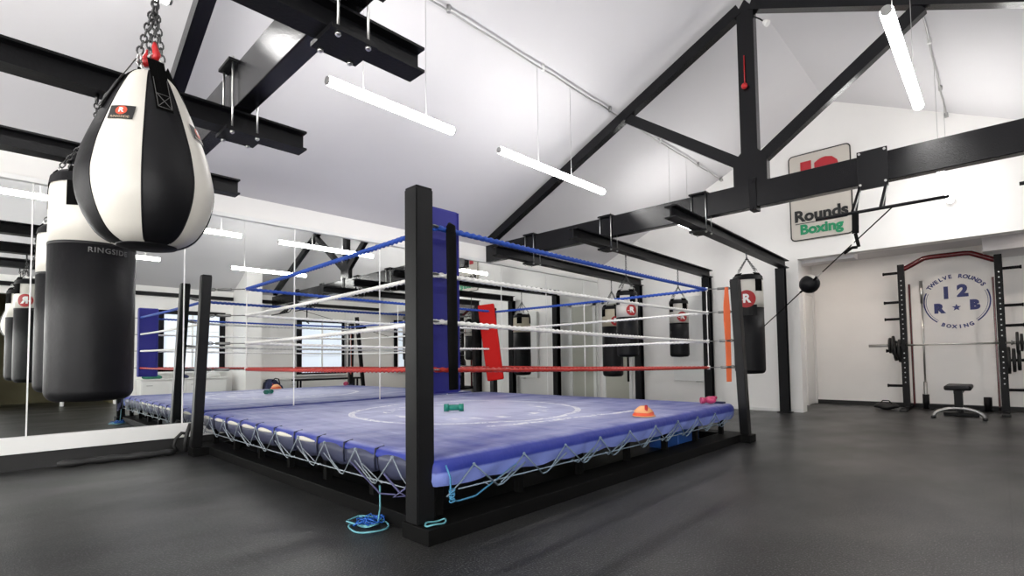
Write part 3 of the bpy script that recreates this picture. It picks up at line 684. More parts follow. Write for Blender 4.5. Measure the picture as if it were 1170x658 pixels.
# ------------------------------------------------------------------ punch bags
def wrap_to_cyl(bm, cx, cy, r, ang, z, tilt=0):
    """lay flat artwork (x right, y up) on a vertical cylinder"""
    for v in bm.verts:
        a = ang + v.co.x / r; rr = r + v.co.z
        v.co = Vector((cx + rr * math.cos(a), cy + rr * math.sin(a), z + v.co.y))
def disc(bm, r, seg=28, rings=3, z=0):
    c = bm.verts.new((0, 0, z)); prev = None
    for k in range(1, rings + 1):
        cur = [bm.verts.new((r * k / rings * math.cos(2*PI*i/seg), r * k / rings * math.sin(2*PI*i/seg), z)) for i in range(seg)]
        for i in range(seg):
            if prev: quad(bm, (prev[i], prev[(i+1) % seg], cur[(i+1) % seg], cur[i]))
            else: quad(bm, (c, cur[i], cur[(i+1) % seg]))
        prev = cur
def heavy_bag(x, y, r, zt, zs, zb, label, upper, logo_ang=None, logo_r=.09, bz=2.33, group='hanging punch bags', tail=False, text=None, notch=False):
    t = thing('punch_bag', label, 'punch bag', (x, y, zb), group)
    e = r * .30; n = 6
    prof = [(.01, zb), (r * .45, zb + .004)] + [(r - e + e * math.sin(PI/2*i/n), zb + e - e * math.cos(PI/2*i/n) + .006) for i in range(1, n + 1)]
    bm = BM(); lathe(bm, prof + [(r * 1.004, (zb + zs) / 2), (r, zs)], (x, y), 40); finish('lower_shell', bm, BLACK_V, t)
    bm = BM(); h = zt - zs
    lathe(bm, [(r * .998, zs), (r, zs + h * .4), (r * .99, zs + h * .78), (r * .93, zs + h * .95), (r * .80, zt), (r * .1, zt + .004)], (x, y), 40); finish('upper_shell', bm, upper, t)
    bm = BM(); lathe(bm, [(r * 1.006, zs - .008), (r * 1.012, zs - .002), (r * 1.006, zs + .006)], (x, y), 40, cap=False); finish('seam_piping', bm, BLACK_V, t)
    bm = BM(); lathe(bm, [(r * 1.008, zt - h * .10 - .02), (r * .97, zt - .012), (r * .83, zt + .012), (r * .78, zt + .010), (r * .90, zt - .02)], (x, y), 36, cap=False); finish('top_rim', bm, BLACK_V, t)
    apex = Vector((x, y, min(zt + max(.18, r * 1.5), bz - .10)))
    for k in range(4):
        a = PI/4 + k * PI/2 + .35; dr = Vector((math.cos(a), math.sin(a), 0)); tr = Vector((-dr.y, dr.x, 0))
        w = r * .30; bm = BM(); rows = []
        for f, z in ((1.014, zs + h * .50), (1.012, zs + h * .75), (.99, zs + h * .90), (.90, zt + .012), (.80, zt + .03)):
            rows.append([(x + (dr * r * f + tr * w * q).x, y + (dr * r * f + tr * w * q).y, z) for q in (-1, -.33, .33, 1)])
        vv = [[bm.verts.new(Vector(p) - dr * 0) for p in row] for row in rows]
        for i, row in enumerate(vv):
            for j, v in enumerate(row):
                lat = (-1, -.33, .33, 1)[j] * w; v.co -= dr * (r - math.sqrt(max(r*r - lat*lat, 0)))
        for i in range(4):
            for j in range(3): quad(bm, (vv[i][j], vv[i][j+1], vv[i+1][j+1], vv[i+1][j]))
        bmesh.ops.solidify(bm, geom=list(bm.faces), thickness=.005)
        s = finish('strap', bm, WEB, t)
        pt = Vector((x, y, zt + .03)) + dr * r * .80
        bm = BM(); ring_link(bm, pt + Vector((0, 0, .012)), Vector((0, 0, 1)), tr, .020, .022, .004, 12, 5); finish('d_ring', bm, CHROME, s)
        bm = BM(); chain(bm, pt + Vector((0, 0, .03)), apex, .034, .0034); finish('chain', bm, DARKST, t)
    bm = BM(); ring_link(bm, apex, Vector((0, 0, 1)), Vector((1, 0, 0)), .022, .020, .005, 12, 6); chain(bm, apex + Vector((0, 0, .02)), (x, y, bz - .03), .036, .0036)
    cyl(bm, (x, y, bz - .045), (x, y, bz - .001), .009, 8); finish('hanger', bm, DARKST, t)
    if logo_ang is not None:
        bm = BM(); disc(bm, logo_r, z=.003); wrap_to_cyl(bm, x, y, r, logo_ang, zs + h * .27 + (0 if h > .3 else .0)); lg = finish('logo_badge', bm, LOGO_RED, t)
        zc = zs + h * .27
        b2 = text_bm('R', logo_r * 1.35, bold=.006); wrap_to_cyl(b2, x, y, r + .0055, logo_ang, zc); finish('logo_letter', b2, INK_W, lg)
        b2 = BM(); box(b2, -logo_r * .8, -logo_r * .25, -.004, .004, 0, .001); wrap_to_cyl(b2, x, y, r + .0055, logo_ang, zc - logo_r * .1); finish('logo_stripe', b2, INK_W, lg)
    if text:
        b2 = text_bm(text[0], text[1], bold=.0006, spacing=1.15); wrap_to_cyl(b2, x, y, r * 1.004 + .002, text[2], text[3]); finish('printed_name', b2, INK_G, t)
    if tail:
        bm = BM(); box(bm, x - .018, x + .018, y - .006, y + .006, zb - .33, zb + .01); finish('floor_strap', bm, WEB, t)
    if notch:
        bm = BM(); box(bm, -.16, .11, -.10, .04, 0, .002); bmesh.ops.subdivide_edges(bm, edges=bm.edges, cuts=4, use_grid_fill=True); wrap_to_cyl(bm, x, y, r * 1.004, logo_ang + .1, zs); finish('reinforcing_patch', bm, BLACK_V, t)
    return t
toCam = lambda x, y: math.atan2(-y, -x)
heavy_bag(.40, 3.39, .180, 1.86, 1.505, .715, 'big white and black punch bag, left of the ring behind the teardrop bag', WHITE_V, None, text=('RINGSIDE', .036, toCam(.40, 3.39) + .36, 1.468))
heavy_bag(.415, 4.662, .165, 1.84, 1.52, .715, 'white and black punch bag closest to the mirrors, hidden behind the big one', WHITE_V, 2.1, .07)
heavy_bag(7.15, 2.44, .190, 1.985, 1.545, .672, 'wide white and black punch bag with red logo, right behind the right corner post', WHITE_V, toCam(7.15, 2.44) - .10, .115, notch=True)
heavy_bag(6.08, 3.655, .143, 1.80, 1.45, .917, 'slim black and white punch bag with a strap dangling under it', WHITE_V, toCam(5.99, 3.655) + .45, .075, tail=True)
heavy_bag(7.72, 3.70, .148, 1.81, 1.445, .909, 'short black and white punch bag hanging alone beside the white wall panel', WHITE_V, toCam(7.5, 3.70) + .35, .080)
heavy_bag(7.92, 5.07, .182, 1.84, 1.47, .575, 'long black punch bag with cream top, left behind the slim one', CREAM_V, toCam(8.02, 5.075) + .35, .085)

# teardrop bag
TX, TY = .387, 2.075
t = thing('teardrop_bag', 'large teardrop punch bag with white and black panels hanging in the top left foreground', 'punch bag', (TX, TY, 1.28), 'hanging punch bags')
ctl = [(0.0, 1.291), (.055, 1.293), (.10, 1.303), (.135, 1.325), (.158, 1.355), (.178, 1.395), (.193, 1.445), (.198, 1.50), (.191, 1.55), (.177, 1.61), (.157, 1.67), (.135, 1.73), (.117, 1.775), (.097, 1.82), (.076, 1.86), (.052, 1.885), (.03, 1.892), (0.0, 1.894)]
def rad(z):
    if z <= ctl[0][1] or z >= ctl[-1][1]: return 0
    for (r0, z0), (r1, z1) in zip(ctl, ctl[1:]):
        if z0 <= z <= z1: return r0 + (r1 - r0) * (z - z0) / (z1 - z0)
# smooth the profile
prof = []
for i in range(len(ctl) - 1):
    p0, p1, p2, p3 = ctl[max(i-1, 0)], ctl[i], ctl[i+1], ctl[min(i+2, len(ctl)-1)]
    for k in range(3):
        u = k / 3; cr = lambda a, b, c, d: .5 * (2*b + (c-a)*u + (2*a - 5*b + 4*c - d)*u*u + (3*b - a - 3*c + d)*u**3)
        prof.append((max(cr(p0[0], p1[0], p2[0], p3[0]), 0.0005), cr(p0[1], p1[1], p2[1], p3[1])))
prof.append((.0005, ctl[-1][1]))
SEG = 8; base = toCam(TX, TY)
wid = PI / 4; aoff = base + .30
for k in range(8):
    a0 = aoff + (k - .5) * wid; bm = BM(); rows = []
    for r, z in prof:
        row = []
        for j in range(SEG + 1):
            q = j / SEG; bul = 1 - .035 * (1 - math.sin(PI * q)) if r > .03 else 1
            if z < 1.325 and k % 2 == 1: pass
            row.append(bm.verts.new((TX + r * bul * math.cos(a0 + wid * q), TY + r * bul * math.sin(a0 + wid * q), z)))
        rows.append(row)
    for a, b in zip(rows, rows[1:]):
        for j in range(SEG): f = quad(bm, (a[j], a[j+1], b[j+1], b[j])); f and setattr(f, 'smooth', True)
    o = finish('panel', bm, BLACK_V if k % 2 == 0 else WHITE_V, t)
    relabel(o, 'black vinyl panel' if k % 2 == 0 else 'white vinyl panel')
bm = BM(); lathe(bm, [(.0005, 1.2885), (.052, 1.2895), (.084, 1.295), (.088, 1.298), (.08, 1.3)], (TX, TY), 32, cap=False); finish('bottom_cap', bm, BLACK_V, t)
for k in range(8):
    a = aoff + (k - .5) * wid; bm = BM(); tube(bm, [(TX + r * .968 * math.cos(a), TY + r * .968 * math.sin(a), z) for r, z in prof[6:-4]], .0022, 5); finish('seam_piping', bm, BLACK_V, t)
apex = Vector((TX + .01, TY, 2.16))
for k in (0, 2, 4, 6):
    am = aoff + k * wid; dr = Vector((math.cos(am), math.sin(am), 0)); tr = Vector((-dr.y, dr.x, 0))
    bm = BM(); vv = []
    for z, off in ((1.725, .004), (1.785, .004), (1.845, .005), (1.885, .004), (1.93, .0)):
        rr = rad(min(z, 1.86)) if z < 1.87 else (.064 if z < 1.9 else .046)
        vv.append([bm.verts.new(Vector((TX, TY, z)) + dr * (rr + off) + tr * .025 * q - dr * (.003 * abs(q))) for q in (-1, 0, 1)])
    for i in range(4):
        for j in range(2): quad(bm, (vv[i][j], vv[i][j+1], vv[i+1][j+1], vv[i+1][j]))
    bmesh.ops.solidify(bm, geom=list(bm.faces), thickness=.005); s = finish('strap', bm, WEB, t)
    bm = BM(); r0 = rad(1.775) + .012
    for (u0, v0), (u1, v1) in (((-.018, 1.737), (.018, 1.783)), ((.018, 1.737), (-.018, 1.783)), ((-.019, 1.785), (.019, 1.785)), ((-.019, 1.734), (.019, 1.734)), ((-.020, 1.734), (-.020, 1.85)), ((.020, 1.734), (.020, 1.85))):
        q = lambda u, v: Vector((TX, TY, v)) + dr * (rad(v) + .0085 - abs(u) * .1) + tr * u
        tube(bm, [q(u0, v0), q(u1, v1)], .0010, 4)
    finish('stitching', bm, INK_G, s)
    pt = Vector((TX, TY, 1.935)) + dr * .034
    bm = BM(); ring_link(bm, pt, Vector((0, 0, 1)), tr, .018, .018, .0038, 14, 6); finish('d_ring', bm, CHROME, s)
    if k in (0, 4):
        bm = BM(); tube(bm, [pt + Vector((0, 0, .0)), pt + Vector((0, 0, .02)) + tr * .006, pt + Vector((0, 0, .045)), pt + Vector((0, 0, .06))], [.010, .014, .009, .005], 8); finish('clip', bm, RED, s)
    bm = BM(); chain(bm, pt + Vector((0, 0, .02)), apex, .030, .0030); finish('chain', bm, DARKST, t)
bm = BM(); chain(bm, apex, (TX, TY, 2.30), .034, .004); cyl(bm, (TX, TY, 2.28), (TX, TY, 2.329), .009, 8); finish('hanger', bm, DARKST, t)
def on_bag(b2, ang, zc, off):
    for v in b2.verts:
        z = zc + v.co.y; r = rad(z); a = ang + v.co.x / r; rr = r + off
        v.co = Vector((TX + rr * math.cos(a), TY + rr * math.sin(a), z))
for k in (7, 1, 3):
    am = aoff + k * wid - (.02 if k == 7 else -.02)
    zc = 1.69
    bm = BM(); box(bm, -.036, .036, -.024, .026, 0, .0004); bmesh.ops.subdivide_edges(bm, edges=[e for e in bm.edges], cuts=4, use_grid_fill=True); on_bag(bm, am, zc, .003); lb = finish('maker_label', bm, INK_K, t)
    bm = BM(); disc(bm, .0165, 20, 3); bmesh.ops.translate(bm, verts=bm.verts, vec=(0, .007, 0)); on_bag(bm, am, zc, .0045); finish('label_disc', bm, mat('label_orange_red', (.55, .07, .03), .5), lb)
    bm = text_bm('R', .024, bold=.0008); bmesh.ops.translate(bm, verts=bm.verts, vec=(0, .007, 0)); on_bag(bm, am, zc, .0055); finish('label_letter', bm, INK_W, lb)
    bm = text_bm('RINGSIDE', .0125, bold=.0001); bmesh.ops.translate(bm, verts=bm.verts, vec=(0, -.0175, 0)); on_bag(bm, am, zc, .0045); finish('label_text', bm, mat('tan_print', (.45, .36, .26), .5), lb)

# ------------------------------------------------------------------ pull up bars on the far truss, speed ball on its elastic
def pullup(yc, label, half=.46):
    bx, bz_ = 5.20, 2.13
    t = thing('pull_up_bar', label, 'pull up bar', (bx, yc, bz_), 'black pull up bars on the far truss')
    bm = BM(); box(bm, 5.583, 5.597, yc - .115, yc + .115, 2.44, 2.775, .002); finish('mounting_plate', bm, STEEL, t)
    for a in (-.095, .095):
        for z in (2.462, 2.752):
            bm = BM(); cyl(bm, (5.572, yc + a, z), (5.585, yc + a, z), .011, 6); finish('bolt', bm, CHROME, t)
    bm = BM(); obox(bm, (5.58, yc - .115, 2.43), (5.58, yc + .115, 2.43), .03, .03); finish('cross_tube', bm, STEEL, t)
    for s in (-1, 1):
        bm = BM(); obox(bm, (5.58, yc + s * .10, 2.43), (bx, yc + s * .10, bz_), .022, .03); obox(bm, (5.56, yc + s * .10, 2.43), (bx + .16, yc + s * .10, bz_ + .04), .016, .016)
        finish('bracket_arm', bm, STEEL, t)
    bm = BM(); cyl(bm, (bx, yc - half - .08, bz_), (bx, yc + half - .08, bz_), .014, 12); finish('bar', bm, STEEL, t)
pullup(.785, 'black pull up bar bolted to the truss beam beside the wall sign')
for o in list(bpy.data.objects):
    pass
pullup(-.58, 'black pull up bar at the right edge of the picture, only its end in view', .52)
t = thing('gym_ring_strap', 'black and white strap dangling from the pull up bar below the sign corner', 'strap', (5.2, .87, 1.75))
bm = BM(); obox(bm, (5.2, .865, 2.13), (5.2, .87, 1.95), .006, .05, (0, 1, 0)); obox(bm, (5.2, .87, 1.95), (5.2, .85, 1.83), .006, .026, (0, 1, 0)); finish('webbing', bm, WEB, t)
bm = BM(); obox(bm, (5.2, .875, 1.97), (5.2, .895, 1.85), .004, .014, (0, 1, 0)); finish('white_tail', bm, WHITE_ROPE, t)
bm = BM(); tube(bm, [(5.2, .86, 1.83), (5.2, .90, 1.83), (5.2, .96, 1.79)], .013, 8); finish('grip', bm, WEB, t)
# line from the bar through the ball to the column
A = Vector((5.2, .61, 2.12)); Bp = Vector((7.30, 2.36, 1.25))
bl = thing('speed_ball', 'black and white double end ball strung on an elastic line below the wall sign', 'punch ball', (7.0, 1.6, 1.7))
import_t = .50
def lerp(t_): return A.lerp(Bp, t_)
bc = lerp(.50); u = (Bp - A).normalized()
bm = BM(); tube(bm, [A, lerp(.40)], .0055, 6); finish('elastic_line', bm, WEB, bl)
bm = BM(); tube(bm, [lerp(.40), lerp(.44)], .006, 6); relabel(finish('elastic_line', bm, WHITE_ROPE, bl), 'white section of the elastic line')
bm = BM(); tube(bm, [lerp(.44), lerp(.48)], .012, 8); finish('clip', bm, WEB, bl)
bm = BM(); tube(bm, [lerp(.52), lerp(.575)], .011, 8); tube(bm, [lerp(.575), Bp], .006, 6); finish('elastic_line', bm, WEB, bl)
rB = .100; sgm = 12
for k in range(6):
    bm = BM(); b2 = BM(); rows = []
    for i in range(13):
        th = PI * i / 12; row = []
        for j in range(7):
            ph = 2*PI/6 * (k + j / 6); row.append(b2.verts.new((rB * math.sin(th) * math.cos(ph), rB * math.sin(th) * math.sin(ph), rB * 1.04 * math.cos(th))))
        rows.append(row)
    for a, b in zip(rows, rows[1:]):
        for j in range(6): f = quad(b2, (a[j], a[j+1], b[j+1], b[j])); f and setattr(f, 'smooth', True)
    bmesh.ops.remove_doubles(b2, verts=b2.verts, dist=1e-5)
    q = u.to_track_quat('Z', 'Y').to_matrix().to_4x4(); b2.transform(Matrix.Translation(bc) @ q)
    relabel(finish('ball_panel', b2, WHITE_V if k == 1 else BLACK_V, bl), 'white leather panel' if k == 1 else 'black leather panel')
    bm.free()

# ------------------------------------------------------------------ the hanging sign on the gable wall
sg = thing('wall_sign', 'tall cream sign with black rounded border reading Rounds Boxing on the gable wall', 'sign', (XF - .03, 1.98, 2.75))
def rrect(w, h, r, n=6):
    pts = []
    for cx, cy, a in ((w/2-r, h/2-r, 0), (-w/2+r, h/2-r, PI/2), (-w/2+r, -h/2+r, PI), (w/2-r, -h/2+r, 3*PI/2)):
        pts += [(cx + r*math.cos(a + PI/2*i/n), cy + r*math.sin(a + PI/2*i/n)) for i in range(n + 1)]
    return pts
SY, SZ, SW, SH = 1.975, 3.455, .87, 1.40
def sgn(bm, depth=0):   # flat artwork (x right, y up) onto the gable wall, which faces -X : right is -Y
    for v in bm.verts: v.co = Vector((XF - .03 - depth - v.co.z, SY - v.co.x, SZ + v.co.y))
def plate(pts, z0, z1):
    bm = BM(); a = [bm.verts.new((x, y, z0)) for x, y in pts]; b = [bm.verts.new((x, y, z1)) for x, y in pts]
    bm.faces.new(a[::-1]); bm.faces.new(b); n = len(pts)
    for i in range(n): bm.faces.new((a[i], a[(i+1) % n], b[(i+1) % n], b[i]))
    return bm
bm = plate(rrect(SW, SH, .07), -.028, 0); sgn(bm); finish('board', bm, SIGN, sg)
bm = BM(); o_ = rrect(SW, SH, .07); i_ = rrect(SW - .035, SH - .035, .055); n = len(o_)
a = [bm.verts.new((x, y, .004)) for x, y in o_]; b = [bm.verts.new((x, y, .004)) for x, y in i_]
for i in range(n): bm.faces.new((a[i], a[(i+1) % n], b[(i+1) % n], b[i]))
sgn(bm); finish('border', bm, INK_K, sg)
for s, size, cx, cy, m, bold, nm in (('1', .66, -.18, .27, INK_R, .045, 'numeral'), ('2', .66, .12, .27, INK_R, .045, 'numeral'), ('Rounds', .245, 0, -.315, INK_K, .010, 'lettering'), ('Boxing', .215, .0, -.535, INK_GR, .009, 'lettering')):
    bm = text_bm(s, size, bold=bold, extrude=.002); bmesh.ops.translate(bm, verts=bm.verts, vec=(cx, cy, .006)); sgn(bm); finish(nm, bm, m, sg)
bm = plate([(-.36, -.432), (.36, -.432), (.36, -.420), (-.36, -.420)], .001, .005); sgn(bm); finish('rule_line', bm, INK_K, sg)

# ------------------------------------------------------------------ painted logo on the recess wall
lg = thing('wall_logo', 'round navy painted logo reading Twelve Rounds 12 R B Boxing on the recess wall', 'wall logo', (XA, .5, 1.8))
LY, LZc, LR = .515, 1.775, .425
def onw(bm):
    for v in bm.verts: v.co = Vector((XA - .004 - v.co.z, LY - v.co.x, LZc + v.co.y))
for a0, a1 in ((-.92, .42), (PI - .42, PI + .92)):
    for rr, th in ((LR, .018), (LR - .035, .006)):
        bm = BM(); n = 24; a = []; b = []
        for i in range(n + 1):
            an = a0 + (a1 - a0) * i / n; a.append(bm.verts.new((rr * math.cos(an), rr * math.sin(an), 0))); b.append(bm.verts.new(((rr - th) * math.cos(an), (rr - th) * math.sin(an), 0)))
        for i in range(n): bm.faces.new((a[i], a[i+1], b[i+1], b[i]))
        onw(bm); finish('ring_arc', bm, INK_B, lg)
def arc_text(s, size, R, mid, step, flip):
    bm = BM(); n = len(s)
    for i, ch in enumerate(s):
        if ch == ' ': continue
        an = mid + (i - (n - 1) / 2) * (step if flip else -step)
        b2 = text_bm(ch, size, bold=.004); rot = an - PI/2 if not flip else an + PI/2
        b2.transform(Matrix.Translation((R * math.cos(an), R * math.sin(an), 0)) @ Matrix.Rotation(rot, 4, 'Z')); merge(bm, b2)
    onw(bm); return bm
finish('lettering', arc_text('TWELVE ROUNDS', .085, LR - .005, PI/2, .155, False), INK_B, lg)
finish('lettering', arc_text('BOXING', .08, LR - .005, -PI/2, .175, True), INK_B, lg)
for s, size, cx, cy in (('1', .26, -.125, .145), ('2', .26, .085, .165), ('R', .20, -.225, -.11), ('B', .20, .225, -.075)):
    bm = text_bm(s, size, bold=.016); bmesh.ops.translate(bm, verts=bm.verts, vec=(cx, cy, 0)); onw(bm); finish('lettering', bm, INK_B, lg)
bm = BM(); pts = [((.062 if i % 2 == 0 else .026) * math.sin(i * PI/5), (.062 if i % 2 == 0 else .026) * math.cos(i * PI/5) - .10) for i in range(10)]
bm.faces.new([bm.verts.new((x, y, 0)) for x, y in pts]); onw(bm); finish('star', bm, INK_B, lg)

# ------------------------------------------------------------------ squat rack in the recess
RX = 10.62
rk = thing('squat_rack', 'black and red squat rack standing in the recess around the wall logo', 'squat rack', (RX, .58, 0))
yl, yr_ = 1.165, -.01
for y in (yl, yr_):
    bm = BM(); box(bm, RX - .05, RX + .05, y - .045, y + .045, .02, 2.40, .004); up = finish('upright', bm, STEEL, rk)
    bm = BM()
    for k in range(22): z = .45 + k * .08; cyl(bm, (RX - .052, y, z), (RX - .0495, y, z), .010, 8)
    finish('hole_row', bm, DULL, up)
    s = -1 if y == yl else 1
    bm = BM(); box(bm, RX + .30, RX + .36, y + s * .068 - .014, y + s * .068 + .014, .02, 2.10, .004); relabel(finish('rear_upright', bm, RACKRED, rk), 'dark red rear upright')
    bm = BM(); box(bm, RX - .38, RX + .45, y - .04, y + .04, 0, .05, .005); finish('foot', bm, STEEL, rk)
    bm = BM(); box(bm, RX - .50, RX - .32, y - .05, y + .05, 0, .035, .008); finish('foot_pad', bm, RUBBER, rk)
    o = 1 if y == yl else -1
    for z in ((2.27, 1.78, 1.50, .97, .39) if y == yl else (2.18, 1.62, 1.32, .80, .36)):
        bm = BM(); cyl(bm, (RX, y + o * .03, z), (RX, y + o * .25, z), .022, 10); cyl(bm, (RX, y + o * .23, z), (RX, y + o * .25, z), .028, 10); finish('storage_peg', bm, STEEL, rk)
    bm = BM(); box(bm, RX - .10, RX + .0, y - .03, y + .03, 1.00, 1.045); box(bm, RX - .11, RX - .09, y - .03, y + .03, 1.0, 1.10); box(bm, RX - .04, RX - .036, y - .045, y + .045, .98, 1.14); finish('bar_hook', bm, STEEL, rk)
bm = BM(); tube(bm, [(RX, yl, 2.31), (RX, yl - .05, 2.33), (RX, yl - .30, 2.465), (RX, yl - .38, 2.475), (RX, yr_ + .38, 2.475), (RX, yr_ + .30, 2.465), (RX, yr_ + .05, 2.33), (RX, yr_, 2.31)], .040, 12); relabel(finish('pull_up_rail', bm, RACKRED, rk), 'dark red arched top rail')
bm = BM(); box(bm, RX + .30, RX + .36, yr_ - .02, yl + .02, .02, .08); finish('cross_member', bm, STEEL, rk)
# weight plates on the pegs
def plates(y, z, r, o, n, lab):
    for k in range(n):
        yy = y + o * (.06 + .055 * k)
        t = thing('weight_plate', lab[k], 'weight plate', (RX, yy, z), 'weight plates on the rack pegs'); rr = r * (1 - .12 * k)
        bm = BM()
        q = [(0.024, -.018), (.05, -.022), (rr * .62, -.012), (rr * .92, -.020), (rr, -.016), (rr, .016), (rr * .92, .020), (rr * .62, .012), (.05, .022), (.024, .018)]
        b2 = BM(); lathe(b2, q + [q[0]], (0, 0), 28, cap=False); b2.transform(Matrix.Translation((RX, yy, z)) @ Matrix.Rotation(PI/2, 4, 'X')); finish('disc', b2, RUBBER, t); bm.free()
plates(yl, .97, .19, 1, 2, ['black weight plate on the left rack peg, inner of two', 'black weight plate on the left rack peg, outer of two'])
plates(yr_, .80, .20, -1, 3, ['black weight plate on the low right rack peg, innermost', 'black weight plate on the low right rack peg, middle', 'black weight plate on the low right rack peg, outermost'])
# barbell across the hooks
bb = thing('barbell', 'long barbell resting across the hooks of the squat rack', 'barbell', (RX - .075, .55, 1.06))
bm = BM(); cyl(bm, (RX - .075, -.10, 1.060), (RX - .075, 1.24, 1.060), .014, 12); finish('shaft', bm, CHROME, bb)
for a, b in ((1.24, 1.64), (-.10, -.52)):
    bm = BM(); cyl(bm, (RX - .075, a, 1.060), (RX - .075, b, 1.060), .024, 14); cyl(bm, (RX - .075, a, 1.06), (RX - .075, a + (.02 if b > a else -.02), 1.06), .036, 14); finish('sleeve', bm, DULL, bb)
for o, ys in ((1, (1.30, 1.345)), (-1, (-.17, -.215))):
    for k, y in enumerate(ys):
        r = (.16, .13)[k]
        b2 = BM(); q = [(.025, -.016), (.05, -.018), (r*.6, -.010), (r*.92, -.016), (r, -.012), (r, .012), (r*.92, .016), (r*.6, .010), (.05, .018), (.025, .016)]
        lathe(b2, q + [q[0]], (0, 0), 26, cap=False)
        t = thing('weight_plate', 'black plate on the %s end of the racked barbell, %s one' % ('left' if o > 0 else 'right', 'inner' if k == 0 else 'outer'), 'weight plate', (RX - .075, y, 1.06), 'plates on the racked barbell')
        b2.transform(Matrix.Translation((RX - .075, y, 1.06)) @ Matrix.Rotation(PI/2, 4, 'X')); finish('disc', b2, RUBBER, t)
# upright barbell in a floor holder
ub = thing('barbell', 'barbell stored upright against the recess wall left of the logo', 'barbell', (10.95, .945, 0))
bm = BM(); cyl(bm, (10.95, .945, .42), (10.95, .94, 1.78), .014, 12); finish('shaft', bm, CHROME, ub)
bm = BM(); cyl(bm, (10.95, .94, 1.76), (10.95, .94, 2.14), .025, 14); finish('sleeve', bm, CHROME, ub)
bm = BM(); cyl(bm, (10.95, .945, .02), (10.95, .945, .45), .025, 14); finish('sleeve', bm, DULL, ub)
bh = thing('bar_holder', 'black floor tube holding the upright barbell', 'bar holder', (10.95, .945, 0))
bm = BM(); lathe(bm, [(.030, .0), (.045, 0), (.045, .24), (.030, .24), (.030, .0)], (10.95, .945), 18, cap=False); finish('tube', bm, STEEL, bh)
bm = BM(); box(bm, 10.85, 11.05, .845, .895, 0, .02); finish('base_plate', bm, STEEL, bh)
bh = thing('bar_holder', 'empty black floor tube behind the bench at the recess wall', 'bar holder', (10.95, .19, 0))
bm = BM(); lathe(bm, [(.030, .0), (.05, 0), (.05, .22), (.030, .22), (.030, .0)], (10.95, .19), 18, cap=False); finish('tube', bm, STEEL, bh)
bm = BM(); box(bm, 10.85, 11.05, .24, .29, 0, .02); finish('base_plate', bm, STEEL, bh)
t = thing('kit_bag', 'black bag lying on the floor left of the squat rack', 'bag', (10.5, 1.45, 0))
b2 = BM(); bmesh.ops.create_icosphere(b2, subdivisions=3, radius=.13, matrix=Matrix.Translation((10.45, 1.42, .055)) @ Matrix.Diagonal((1.0, 1.35, .45, 1)))
for v in b2.verts: v.co.z = max(v.co.z + .012 * math.sin(v.co.y * 30), .001)
for f in b2.faces: f.smooth = True
finish('body', b2, RUBBER, t)
bm = BM(); tube(bm, [(10.42, 1.33, .09), (10.40, 1.38, .15), (10.40, 1.46, .15), (10.42, 1.51, .09)], .009, 8); finish('handle', bm, WEB, t)
# weight bench
BX, BY = 9.62, .47
be = thing('weight_bench', 'small black weight bench with curved steel feet in front of the rack', 'bench', (BX, BY, 0))
bm = BM(); box(bm, BX - .30, BX + .42, BY - .15, BY + .14, .40, .465, .022); finish('seat', bm, BLACK_V, be)
bm = BM(); box(bm, BX - .24, BX + .36, BY - .05, BY + .04, .355, .40); finish('seat_rail', bm, STEEL, be)
bm = BM(); obox(bm, (BX - .16, BY - .005, .37), (BX - .16, BY - .005, .12), .07, .09, (0, 1, 0)); finish('leg', bm, STEEL, be)
bm = BM(); obox(bm, (BX + .28, BY - .005, .37), (BX + .28, BY - .005, .05), .06, .06, (0, 1, 0)); box(bm, BX + .25, BX + .31, BY - .2, BY + .19, 0, .05, .006); finish('leg', bm, STEEL, be)
bm = BM(); tube(bm, [(BX - .18, BY + .27 * math.cos(a), .02 + .13 * math.sin(a)) for a in [PI * i / 16 for i in range(17)]], .022, 10); relabel(finish('curved_foot', bm, DULL, be), 'curved grey steel front foot')
bm = BM(); box(bm, BX - .20, BX + .3, BY - .02, BY + .015, .10, .135); finish('stretcher', bm, STEEL, be)
for s in (1, -1):
    bm = BM(); cyl(bm, (BX - .18, BY + s * .27, 0), (BX - .18, BY + s * .27, .03), .028, 12); finish('rubber_foot', bm, RUBBER, be)
# white heater panel at the end wall
t = thing('wall_panel', 'tall white flat panel on the end wall beside the middle column', 'panel', (9.1, 4.1, .5))
bm = BM(); box(bm, 9.07, XF, 3.90, 4.48, .47, 2.04, .006); finish('panel_board', bm, TRIM, t)
bm = BM(); box(bm, 9.075, XF - .01, 3.95, 4.05, .452, .47); finish('valve', bm, DULL, t)
# pull cord and spot on the king post
t = thing('alarm_pull', 'red pull cord with round handle on the king post', 'pull cord', (5.58, 1.86, 3.80))
bm = BM(); cyl(bm, (5.585, 1.865, 3.80), (5.588, 1.865, 4.12), .006, 6); finish('cord', bm, RED, t)
b2 = BM(); bmesh.ops.create_uvsphere(b2, u_segments=14, v_segments=10, radius=.032, matrix=Matrix.Translation((5.570, 1.865, 3.78))); finish('knob', b2, RED, t)
t = thing('spot_lamp', 'small black swivel spot on the king post top', 'spot lamp', (5.6, 1.72, 4.45))
bm = BM(); tube(bm, [(5.62, 1.77, 4.52), (5.60, 1.70, 4.45), (5.60, 1.65, 4.39)], .008, 6); finish('arm', bm, STEEL, t)
bm = BM(); tube(bm, [(5.60, 1.66, 4.40), (5.60, 1.62, 4.36)], [.022, .034], 12); finish('lamp_shade', bm, TRIM, t)

